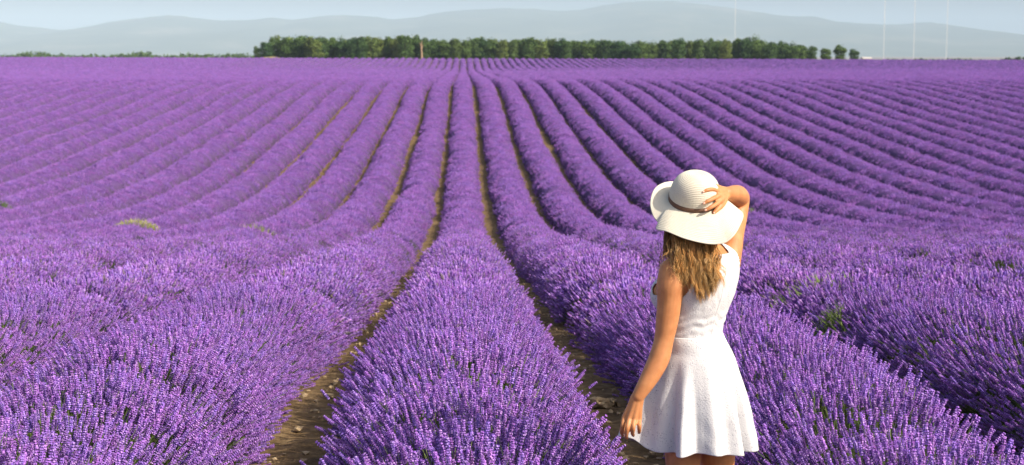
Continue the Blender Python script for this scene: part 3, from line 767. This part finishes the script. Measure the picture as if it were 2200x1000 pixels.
def add_torso(acc):
    pys = np.concatenate([np.linspace(915, 560, 40), np.linspace(556, 475, 26)])
    rings = np.array([torso_ring(p) for p in pys]); base = acc.n
    acc.add(rings.reshape(-1, 3), grid_faces(len(pys), 64, True), (1, 1, 1))
    for ring, flip in ((0, True), (len(pys) - 1, False)):
        c = rings[ring].mean(0); acc.add([c], np.zeros((0, 4), int), (1, 1, 1)); e_ = acc.n - 1
        idx = [base + ring * 64 + q for q in range(64)]
        acc.f.append(np.array([[idx[(q + 1) % 64], idx[q], e_, e_] if flip else [idx[q], idx[(q + 1) % 64], e_, e_] for q in range(64)]))
    ch = P(1507, 636, 0)
    for s in (-1, 1): ellipsoid(acc, ch + RGT_B * 0.068 * s + FWD_B * 0.108, RGT_B * 0.064, FWD_B * 0.066, np.array([0, 0, 0.068]))
SH_L, SH_R = P(1444, 583, -0.085), P(1563, 566, 0.085)
def add_shoulder_stubs(acc):
    limb(acc, [P(1506, 545, 0), P(1472, 562, -0.05), SH_L], [0.045, 0.046, 0.046])
    limb(acc, [P(1512, 543, 0), P(1545, 552, 0.05), SH_R], [0.045, 0.047, 0.050])

def remesh(acc, voxel, smooth=4, name='body'):
    me = acc.mesh(name, True)
    o = bpy.data.objects.new(name, me); COL.objects.link(o)
    r = o.modifiers.new('remesh', 'REMESH'); r.mode = 'VOXEL'; r.voxel_size = voxel; r.use_smooth_shade = True
    sm = o.modifiers.new('smooth', 'SMOOTH'); sm.factor = 0.5; sm.iterations = smooth
    dg = bpy.context.evaluated_depsgraph_get(); ev = o.evaluated_get(dg)
    out = bpy.data.meshes.new_from_object(ev); bpy.data.objects.remove(o); out.name = name
    out.polygons.foreach_set('use_smooth', np.ones(len(out.polygons), dtype=bool))
    return out

acc = Acc(); add_torso(acc); add_shoulder_stubs(acc)
tm = remesh(acc, 0.006, 6, 'torso_form')
tv = np.empty(len(tm.vertices) * 3, np.float32); tm.vertices.foreach_get('co', tv)
BVH = BVHTree.FromPolygons([Vector(v) for v in tv.reshape(-1, 3)], [tuple(p.vertices) for p in tm.polygons])

HEAD = P(1489, 446, 0.035)
acc = Acc(); add_torso(acc); add_shoulder_stubs(acc)
# head with a face (turned away, under the hat)
ellipsoid(acc, HEAD, RGT_B * 0.073, FWD_B * 0.092, np.array([0, 0, 0.105]))
ellipsoid(acc, HEAD + FWD_B * 0.035 - np.array([0, 0, 0.062]), RGT_B * 0.052, FWD_B * 0.055, np.array([0, 0, 0.052]))
ellipsoid(acc, HEAD + FWD_B * 0.096 - np.array([0, 0, 0.022]), RGT_B * 0.013, FWD_B * 0.018, np.array([0, 0, 0.024]), 12, 8)
for s in (-1, 1):
    ellipsoid(acc, HEAD + RGT_B * 0.074 * s - FWD_B * 0.005 - np.array([0, 0, 0.012]), RGT_B * 0.008, FWD_B * 0.018, np.array([0, 0, 0.03]), 12, 8)
    ellipsoid(acc, HEAD + RGT_B * 0.03 * s + FWD_B * 0.078 + np.array([0, 0, 0.0]), RGT_B * 0.014, FWD_B * 0.014, np.array([0, 0, 0.010]), 12, 8)
ellipsoid(acc, HEAD + FWD_B * 0.082 - np.array([0, 0, 0.062]), RGT_B * 0.022, FWD_B * 0.012, np.array([0, 0, 0.009]), 12, 8)
# left arm hanging, hand holding the hem
limb(acc, [SH_L, P(1441, 612, -0.095), P(1438, 650, -0.10), P(1433, 690, -0.105), P(1426, 732, -0.11), P(1417, 768, -0.12), P(1402, 800, -0.135), P(1386, 828, -0.148), P(1371, 852, -0.155)],
     [0.050, 0.053, 0.046, 0.0425, 0.0370, 0.0395, 0.0365, 0.0305, 0.0245], 22)
LW = P(1370, 853, -0.156)
def hand_palm(acc, wrist, knuckles, r0, r1):
    for kx in knuckles: limb(acc, [wrist + (kx - wrist) * 0.05 + 0.35 * (kx - np.mean(knuckles, 0)), (wrist + kx) / 2 + 0.12 * (kx - np.mean(knuckles, 0)), kx], [r0, (r0 + r1) / 2, r1], 12, 4)
LK = [P(1341, 897, -0.150), P(1352, 898, -0.165), P(1363, 901, -0.168), P(1373, 903, -0.160)]
hand_palm(acc, LW, LK, 0.0150, 0.0108)
LF = [[LK[0], P(1337.5, 915, -0.165), P(1335.5, 928, -0.150), P(1338, 936, -0.130)],
      [LK[1], P(1347.5, 921, -0.185), P(1345.5, 936, -0.172), P(1347, 942, -0.150)],
      [LK[2], P(1360.5, 920, -0.188), P(1359, 931, -0.172), P(1361, 936, -0.150)],
      [LK[3], P(1373.5, 915, -0.178), P(1373.5, 925, -0.168), P(1373, 930, -0.150)]]
for f_ in LF: limb(acc, f_, [0.0095, 0.0088, 0.0080, 0.0066], 12, 5)
limb(acc, [P(1360, 868, -0.13), P(1346, 890, -0.105), P(1341, 912, -0.10), P(1343, 930, -0.105)], [0.014, 0.0125, 0.0105, 0.0085], 12, 5)
# right arm raised, hand on the hat
limb(acc, [SH_R, P(1569, 535, 0.125), P(1575, 500, 0.18), P(1584, 462, 0.235), P(1590, 428, 0.262)], [0.050, 0.047, 0.0435, 0.0405, 0.0385], 22)
RW = P(1561, 415, 0.055)
limb(acc, [P(1590, 426, 0.262), P(1585, 421, 0.20), P(1577, 417.5, 0.135), P(1568, 416, 0.085), RW], [0.0385, 0.0405, 0.035, 0.0275, 0.0235], 22)
RK = [P(1541, 402, -0.012), P(1541, 411, -0.030), P(1543, 421.5, -0.040), P(1548, 431.5, -0.038)]
hand_palm(acc, RW, RK, 0.0145, 0.0105)
HC = P(1492, 431, 0.03)            # centre of the hat's head opening
RF = [[RK[0], P(1532, 396.5, -0.028), P(1524, 397.5, -0.042), P(1518.5, 400.5, -0.047)],
      [RK[1], P(1529, 407.5, -0.054), P(1519, 409.0, -0.066), P(1511.5, 412.5, -0.070)],
      [RK[2], P(1531, 427.5, -0.066), P(1521, 432.5, -0.080), P(1513, 437.0, -0.083)],
      [RK[3], P(1536, 440.5, -0.066), P(1526, 446.5, -0.082), P(1516.5, 451.5, -0.086)]]
for f_ in RF: limb(acc, f_, [0.0094, 0.0086, 0.0078, 0.0062], 12, 5)
limb(acc, [P(1557, 428, 0.01), P(1550, 441, -0.022), P(1541, 450, -0.044), P(1534, 457.5, -0.056)], [0.014, 0.0125, 0.0105, 0.0080], 12, 5)
# legs and feet
for s, kx, dy in ((-1, 1467, -0.045), (1, 1541, 0.05)):
    hip = P(1504 + s * 33, 900, dy); th = P(kx, 1000, dy)
    kn = np.array([th[0] + s * -0.004, th[1] + 0.01, ROOT[2] + 0.44]); an = np.array([kn[0] - s * 0.012, kn[1] - 0.015, ROOT[2] + 0.075])
    limb(acc, [hip, th, kn + [0, 0, 0.06], kn, kn + [0, -0.012, -0.11], an + [0, 0, 0.07], an], [0.082, 0.0655, 0.048, 0.046, 0.0475, 0.031, 0.033], 24)
    limb(acc, [an - FWD_B * 0.035 + [0, 0, -0.045], an + FWD_B * 0.07 + [0, 0, -0.045], an + FWD_B * 0.165 + [0, 0, -0.058]], [0.028, 0.032, 0.017], 16)
    for q in range(5):
        off = RGT_B * (q - 2) * 0.015
        limb(acc, [an + FWD_B * 0.13 + off + [0, 0, -0.06], an + FWD_B * (0.195 - 0.008 * abs(q - (1.2 if s > 0 else 2.8))) + off * 1.1 + [0, 0, -0.064]], [0.010, 0.0085], 8, 3)
body_me = remesh(acc, 0.0032, 5, 'body')
M_skin, nt, b = mat('tanned_skin', (0.56, 0.265, 0.125), 0.48, 0.35)
n1 = tex_noise(nt, 26, 4); n2 = tex_noise(nt, 420, 2)
r1 = ramp(nt, n1.outputs[0], [(0.3, (0.49, 0.198, 0.078)), (0.7, (0.62, 0.275, 0.115))]); nt.links.new(r1.outputs[0], b.inputs['Base Color'])
b.inputs['Subsurface Weight'].default_value = 0.12; b.inputs['Subsurface Radius'].default_value = (0.012, 0.004, 0.002); b.inputs['Subsurface Scale'].default_value = 0.5
bump(nt, b, n2.outputs[0], 0.12, 0.001)
def child(name, me, m, parent=person):
    me.transform(INV); return link(name, me, m, parent)
body = child('body', body_me, M_skin)
# fingernails
M_nail, nt, b = mat('fingernail', (0.66, 0.36, 0.28), 0.25, 0.5)
for f_ in RF + [[0, 0, P(1541, 450, -0.044), P(1534, 457.5, -0.056)]]:
    t_ = f_[3] - f_[2]; t_ /= np.linalg.norm(t_); out = np.array([0.10, -1, 0.25]); out -= t_ * out.dot(t_); out /= np.linalg.norm(out); sd = np.cross(t_, out)
    acc = Acc(); ellipsoid(acc, f_[3] + out * 0.0047 + t_ * 0.0025, t_ * 0.0055, sd * 0.0043, out * 0.0022, 12, 8); child('fingernail', acc.mesh('fingernail', True), M_nail)

# ------------------------------------------------------------------ white eyelet dress
M_dress, nt, b = mat('white_eyelet_cotton', (0.80, 0.80, 0.81), 0.85, 0.15)
tc = N(nt, 'ShaderNodeTexCoord')
vo = N(nt, 'ShaderNodeTexVoronoi'); vo.inputs['Scale'].default_value = 175; nt.links.new(tc.outputs['Object'], vo.inputs['Vector'])
n1 = tex_noise(nt, 230, 3, rough=0.6); n2 = tex_noise(nt, 34, 3)
hole = ramp(nt, vo.outputs['Distance'], [(0.20, (0.42, 0.42, 0.50)), (0.34, (1, 1, 1))])
gate = ramp(nt, n2.outputs[0], [(0.46, (0, 0, 0)), (0.60, (1, 1, 1))])
hc = mixc(nt, gate.outputs[0], (1, 1, 1), hole.outputs[0])
nt.links.new(mixc(nt, 1.0, (0.655, 0.655, 0.675), hc, 'MULTIPLY'), b.inputs['Base Color'])
mth = N(nt, 'ShaderNodeMath', operation='MULTIPLY_ADD'); mth.inputs[1].default_value = 0.6
nt.links.new(vo.outputs['Distance'], mth.inputs[0]); nt.links.new(n1.outputs[0], mth.inputs[2])
bump(nt, b, mth.outputs[0], 0.5, 0.0022)
b.inputs['Sheen Weight'].default_value = 0.15

# bodice: follows the torso, cut away at armholes and neck
NA, NZ = 220, 170
pys = np.linspace(722, 526, NZ); ang = np.linspace(0, 2 * np.pi, NA, endpoint=False)
V = np.zeros((NZ, NA, 3)); UW = np.zeros((NZ, NA, 2))
for i, py in enumerate(pys):
    c = P(float(_tf[0](py)), py, 0) + FWD_B * float(_tf[3](py))
    zc = c[2]
    for j, a in enumerate(ang):
        d = RGT_B * math.cos(a) + FWD_B * math.sin(a); o = c + d * 0.5
        hit, nrm, _, _ = BVH.ray_cast(Vector(o), Vector(-d), 0.6)
        q = np.array(hit) + np.array(nrm) * 0.006 if hit is not None else c + d * 0.05
        q = q + d * 0.0
        V[i, j] = q; UW[i, j] = ((q - c).dot(RGT_B), (q - c).dot(FWD_B))
# wrinkles gathered above the waist, cloth spanning the hollow of the back
for i, py in enumerate(pys):
    w_ = math.exp(-((py - 690) / 24) ** 2)
    for j, a in enumerate(ang):
        d = RGT_B * math.cos(a) + FWD_B * math.sin(a)
        wr = math.sin((py + 5 * math.sin(a * 3 + 1.0) + 4 * math.sin(a * 7)) / 3.1) * float(0.5 + 0.5 * noise1(a * 4 + py / 16, 3))
        V[i, j] += d * (0.0024 * w_ * wr + 0.0015 * float(noise2(a * 6, py / 14, 5)))
keep_v = np.ones((NZ, NA), bool)
for i, py in enumerate(pys):
    lim = float(np.interp(py, [526, 540, 560, 590, 615, 634, 646], [0.105, 0.118, 0.124, 0.122, 0.126, 0.136, 0.4]))
    limr = float(np.interp(py, [526, 540, 560, 580, 600, 612, 620], [0.130, 0.145, 0.150, 0.146, 0.146, 0.150, 0.4]))
    u = UW[i, :, 0]; keep_v[i] &= (u > -lim) & (u < limr)
    keep_v[i] &= ~((np.hypot(UW[i, :, 0], UW[i, :, 1]) < 0.085) & (py < 545))
Fq = grid_faces(NZ, NA, True); kf = keep_v.reshape(-1)[Fq].all(1)
acc = Acc(); acc.add(V.reshape(-1, 3), Fq[kf][:, ::-1], (1, 1, 1))

# skirt: flared, with folds, its left corner lifted by the hand
fold_a = [0, 22, 34, 41, 52, 66, 80, 92, 101, 112, 126, 139, 152, 165, 174, 186, 200, 216, 234, 252, 270, 290, 308, 326, 343]
fold_r = [.218, .236, .228, .168, .236, .206, .236, .205, .194, .264, .180, .220, .232, .262, .314, .268, .205, .245, .20, .245, .205, .245, .205, .240, .200]
NB_, NT = 400, 110
al = np.linspace(0, 360, NB_, endpoint=False); fr = periodic(fold_a, fold_r, al)[:, 0]
ts = np.linspace(0, 1, NT)
base_r = pchip([0, 0.10, 0.22, 0.35, 0.53, 0.77, 1.0], [0.109, 0.126, 0.148, 0.165, 0.187, 0.207, 0.222])
SV = np.zeros((NT, NB_, 3))
pull = np.exp(-((al - 173) / 15.0) ** 2)
dirs = np.stack([np.cos(np.radians(al)), -np.sin(np.radians(al)), 0 * al], -1)
ring0 = V[2]; c0 = ring0.mean(0); rel = ring0 - c0
ra = np.degrees(np.arctan2(-rel[:, 1], rel[:, 0])) % 360; od = np.argsort(ra)
r_bod = np.interp(al, np.concatenate([ra[od] - 360, ra[od], ra[od] + 360]), np.tile(np.hypot(rel[od, 0], rel[od, 1]), 3)) + 0.0012
for i, t in enumerate(ts):
    py = 718 + t * (957 - 718); c = P(1495 + 4 * t, py, 0)
    g = float(smoothstep(0.10, 1.05, t)) ** 0.9
    r_ = base_r(t) * (1 + (fr / 0.222 - 1) * g)
    r_ = r_ + 0.0025 * noise2(al / 9, t * 9 + 0 * al, 4) * t
    cx, sy_ = np.cos(np.radians(al)), np.sin(np.radians(al))
    dep = 0.86 + 0.08 * t
    SV[i, :, 0] = c[0] + r_ * cx; SV[i, :, 1] = c[1] - r_ * sy_ * dep
    hem = 0.013 * np.clip(sy_, 0, 1) + 0.052 * pull - 0.006 * np.clip(cx, 0, 1)
    SV[i, :, 2] = c[2] + hem * t ** 2 + 0.003 * np.sin(np.radians(al * 5)) * t
    SV[i, :, 1] += -0.035 * pull * t ** 3
    k_ = 1 - float(smoothstep(0.0, 0.16, t))
    grow = r_bod + t * 0.20
    SV[i, :, 0] = SV[i, :, 0] * (1 - k_) + (c0[0] + grow * dirs[:, 0]) * k_
    SV[i, :, 1] = SV[i, :, 1] * (1 - k_) + (c0[1] + grow * dirs[:, 1]) * k_
    if i == 0: SV[i, :, 2] = c0[2] + 0.003
acc.add(SV.reshape(-1, 3), grid_faces(NT, NB_, True), (1, 1, 1))
dress_me = acc.mesh('dress', True)
bm = bmesh.new(); bm.from_mesh(dress_me); bmesh.ops.delete(bm, geom=[v for v in bm.verts if not v.link_faces], context='VERTS'); bmesh.ops.recalc_face_normals(bm, faces=bm.faces); bm.to_mesh(dress_me); bm.free()
dress = child('dress', dress_me, M_dress)
so = dress.modifiers.new('thickness', 'SOLIDIFY'); so.thickness = 0.0022; so.offset = 0
# zip down the back and seam round the waist
acc = Acc(); zp = []
jb = int(round((270 / 360) * NA))
for i in range(0, NZ - 30, 4): zp.append(V[i, jb] - FWD_B * 0.0003)
limb(acc, zp, [0.0020] * len(zp), 8, 2); child('zip', acc.mesh('zip', True), M_dress, dress)
acc = Acc(); wl = V[1] + (V[1] - V[1].mean(0)) / np.linalg.norm(V[1] - V[1].mean(0), axis=1)[:, None] * 0.0016
wl = np.concatenate([wl, wl[:1]]); Vt, Ft = tube_np(wl, [0.0028] * len(wl), 6); acc.add(Vt, Ft, (1, 1, 1)); child('waist_seam', acc.mesh('waist_seam', True), M_dress, dress)

# ------------------------------------------------------------------ hair
M_hair, nt, b = mat('hair', rough=0.42, spec=0.5)
ha = N(nt, 'ShaderNodeAttribute', attribute_name='Col'); nt.links.new(ha.outputs['Color'], b.inputs['Base Color'])
tr = N(nt, 'ShaderNodeBsdfTranslucent'); nt.links.new(ha.outputs['Color'], tr.inputs[0])
mx = N(nt, 'ShaderNodeMixShader'); mx.inputs[0].default_value = 0.3
nt.links.new(b.outputs[0], mx.inputs[1]); nt.links.new(tr.outputs[0], mx.inputs[2]); nt.links.new(mx.outputs[0], nt.nodes['Material Output'].inputs[0])
acc = Acc()
ROOTC = np.array([0.25, 0.118, 0.044]); MIDC = np.array([0.66, 0.355, 0.118]); TIPC = np.array([0.92, 0.60, 0.245])
def strand(px, py, dy, rad, sides, tone, k1):
    Pp = np.array([P(a_, b_, c_) for a_, b_, c_ in zip(px, py, dy)]); t = np.linspace(0, 1, len(px))
    rr = rad * np.interp(t, [0, 0.15, 0.75, 1], [0.8, 1.0, 0.85, 0.10])
    Vt, Ft = tube_np(Pp, rr, sides)
    q = t[:, None]
    cc = np.where(q < k1, ROOTC + (MIDC - ROOTC) * q / k1, MIDC + (TIPC - MIDC) * (q - k1) / (1 - k1)) * tone
    acc.add(Vt, Ft, np.repeat(cc, sides, axis=0))
def lock(x0, x1, ytop, yend, d0, d1, width, amp, n, k1=None, seg=26, pw=0.8):
    """a lock: n thin strands that wave together and close up towards the tip"""
    t = np.linspace(0, 1, seg); ph, ph2 = rng.random(2) * 6.28; fq = rng.uniform(1.5, 2.8)
    cx = x0 + (x1 - x0) * t ** 1.1 + amp * np.sin(t * fq * 6.283 + ph) * (0.15 + t) + 0.35 * amp * np.sin(t * fq * 14 + ph2) * t
    cd = d0 + (d1 - d0) * t ** pw + 0.009 * np.sin(t * fq * 6.283 + ph2) * t
    tone0 = rng.uniform(0.6, 1.3); k0 = k1 or rng.uniform(0.15, 0.4)
    for _ in range(n):
        o = rng.normal(0, 1, 2); w_ = np.interp(t, [0, 0.5, 0.85, 1], [1.0, 0.9, 0.7, 0.35]); p3 = rng.random() * 6.28
        yy = ytop + (yend - rng.uniform(0, 16) - ytop) * t
        strand(cx + o[0] * width * w_ + 0.5 * np.sin(t * 9 + p3) * t, yy, cd + o[1] * width / 800 * w_, rng.uniform(0.0006, 0.0012), 3, tone0 * rng.uniform(0.75, 1.3), k0)
tipy = lambda x: float(np.interp(x, [1430, 1450, 1475, 1493, 1507, 1520, 1540, 1556, 1566], [580, 612, 622, 640, 658, 642, 630, 612, 580]))
for q in range(120):
    u_ = rng.random(); x0 = 1446 + u_ * 90; x1 = 1453 + u_ * 97 + rng.normal(0, 6)
    yend = tipy(x1) + 4 - abs(rng.normal(0, 27)); lay = rng.random()
    lock(x0, x1, 488 + rng.uniform(0, 8) + (8 if x0 > 1510 else 0), yend, -0.050 - (0.035 if x0 < 1500 else 0.0) * lay, -0.118 - 0.034 * lay, rng.uniform(1.8, 3.6), rng.uniform(2.4, 5.5), 15, pw=0.4 if x0 < 1510 else 0.65)
for q in range(24):      # darker locks in front of the left shoulder
    x0 = rng.uniform(1429, 1450)
    lock(x0, x0 + rng.uniform(-5, 8), 490 + rng.uniform(0, 6), rng.uniform(535, 575), rng.uniform(-0.03, 0.03), rng.uniform(-0.07, -0.01), 2.6, rng.uniform(0.8, 2.4), 13, 0.8)
for q in range(60):      # loose wisps
    x0 = rng.uniform(1434, 1534); x1 = x0 + rng.normal(4, 9)
    lock(x0, x1, 504, tipy(x1) + rng.normal(2, 9), -0.045, -0.142, 0.8, rng.uniform(3, 6), 2)
for q in range(8):
    lock(rng.uniform(1446, 1458), rng.uniform(1444, 1462), 540, rng.uniform(590, 622), -0.135, -0.155, 1.0, 4.5, 3)
for q in range(5):
    lock(rng.uniform(1426, 1432), rng.uniform(1409, 1424), 500, rng.uniform(580, 612), 0.0, -0.01, 0.7, 3.0, 2)
child('hair', acc.mesh('hair', True), M_hair)
tag(person, 'woman in a short white sleeveless dress seen from behind, holding her hat', 'person')

# ------------------------------------------------------------------ sun hat
M_straw_hat, nt, b = mat('cream_paper_straw', (0.76, 0.69, 0.53), 0.75, 0.2)
n1 = tex_noise(nt, 260, 2); r1 = ramp(nt, n1.outputs[0], [(0.3, (0.71, 0.66, 0.54)), (0.7, (0.79, 0.75, 0.64))]); nt.links.new(r1.outputs[0], b.inputs['Base Color']); bump(nt, b, n1.outputs[0], 0.25, 0.001)
tr = N(nt, 'ShaderNodeBsdfTranslucent'); tr.inputs[0].default_value = (0.8, 0.7, 0.5, 1); mx = N(nt, 'ShaderNodeMixShader'); mx.inputs[0].default_value = 0.08
nt.links.new(b.outputs[0], mx.inputs[1]); nt.links.new(tr.outputs[0], mx.inputs[2]); nt.links.new(mx.outputs[0], nt.nodes['Material Output'].inputs[0])
M_band, nt, b = mat('brown_ribbon', (0.165, 0.088, 0.058), 0.6, 0.3)
hat = empty('sun_hat', tuple(HC)); tag(hat, 'wide floppy cream straw sun hat with brown ribbon on the woman\'s head', 'hat')
# hat frame: tilted back towards the camera and a little down on the right
TILT, ROLL = R(26), R(9)
Az = np.array([0, -math.sin(TILT), math.cos(TILT)]); Ax = np.array([math.cos(ROLL), 0, -math.sin(ROLL)]); Ax -= Az * Ax.dot(Az); Ax /= np.linalg.norm(Ax); Ay = np.cross(Az, Ax)
RC, HCR = 0.0935, 0.108
be = np.radians(np.linspace(0, 360, 192, endpoint=False))           # 0 = right, 90 = towards the camera
rad_d = np.cos(be)[:, None] * Ax - np.sin(be)[:, None] * Ay
braid = lambda s, pitch: 0.0019 * (np.abs(np.sin(np.pi * s / pitch)) ** 0.7)
prof = []
tt = np.linspace(0, 1, 170)
a_ = tt * np.pi / 2
pr = RC * np.cos(a_) ** 0.62; pz = HCR * np.sin(a_) ** 0.92
arc = np.concatenate([[0], np.cumsum(np.hypot(np.diff(pr), np.diff(pz)))])
HV = np.zeros((170, 192, 3))
for i in range(170):
    nrm = rad_d * math.cos(a_[i]) + Az * math.sin(a_[i])
    HV[i] = HC + rad_d * max(pr[i], 0.0004) * (1 + 0.012 * np.cos(2 * be + 0.6))[:, None] + Az * pz[i] + nrm * braid(arc[i], 0.0066)
def hchild(name, me, m, thick=0.0):
    me.transform(Matrix.Translation(-Vector(HC))); o = link(name, me, m, hat)
    if thick: mo = o.modifiers.new('thickness', 'SOLIDIFY'); mo.thickness = thick; mo.offset = -1
    return o
hchild('crown', mesh_np('crown', HV.reshape(-1, 3), grid_faces(170, 192, True)), M_straw_hat, 0.002)
EDGE = [(0, 1593, 457, 0.03), (335, 1565, 441, 0.11), (305, 1532, 428, 0.165), (272, 1490, 404, 0.19), (242, 1456, 392.5, 0.165), (218, 1426, 394, 0.115), (198, 1405, 409, 0.07), (182, 1397.5, 438, 0.03),
        (167, 1404, 465, -0.01), (156, 1415.5, 482, -0.035), (148, 1410.5, 493, -0.075), (136, 1432, 498, -0.115), (116, 1470, 513, -0.145), (97, 1510, 523, -0.155), (82, 1537, 525.5, -0.155), (63, 1560, 521, -0.155), (45, 1577, 506, -0.145), (25, 1590, 483, -0.095), (10, 1596, 466, -0.025)]
EP = periodic([e[0] for e in EDGE], [P(e[1], e[2], e[3]) for e in EDGE], np.degrees(be))
inner = HC + rad_d * RC
NBR = 150
BV = np.zeros((NBR, 192, 3))
ctrl = inner + (rad_d * 0.8 + (EP - inner) / np.linalg.norm(EP - inner, axis=1)[:, None] * 0.2) * (np.linalg.norm(EP - inner, axis=1) * 0.42)[:, None]
for i, t in enumerate(np.linspace(0, 1, NBR)):
    BV[i] = (1 - t) ** 2 * inner + 2 * t * (1 - t) * ctrl + t * t * EP
e1 = np.gradient(BV, axis=0); e2 = (np.roll(BV, -1, 1) - np.roll(BV, 1, 1)); nb = np.cross(e2, e1); nb /= np.linalg.norm(nb, axis=2)[..., None] + 1e-12
if (nb[60, 48] @ Az) < 0: nb = -nb
ln = np.linalg.norm(EP - inner, axis=1)
for i, t in enumerate(np.linspace(0, 1, NBR)): BV[i] += nb[i] * (0.0016 * (np.abs(np.sin(np.pi * t * 20)) ** 0.7))
hchild('brim', mesh_np('brim', BV.reshape(-1, 3), grid_faces(NBR, 192, True)[:, ::-1]), M_straw_hat, 0.002)
# ribbon
RV = []
for h_, rr in ((0.0005, RC + 0.0010), (0.001, RC + 0.0048), (0.0195, RC + 0.0046), (0.0205, RC + 0.0012)):
    RV.append(HC + rad_d * (rr * (1 + 0.012 * np.cos(2 * be + 0.6)))[:, None] + Az * h_)
hchild('ribbon', mesh_np('ribbon', np.array(RV).reshape(-1, 3), grid_faces(4, 192, True)), M_band)
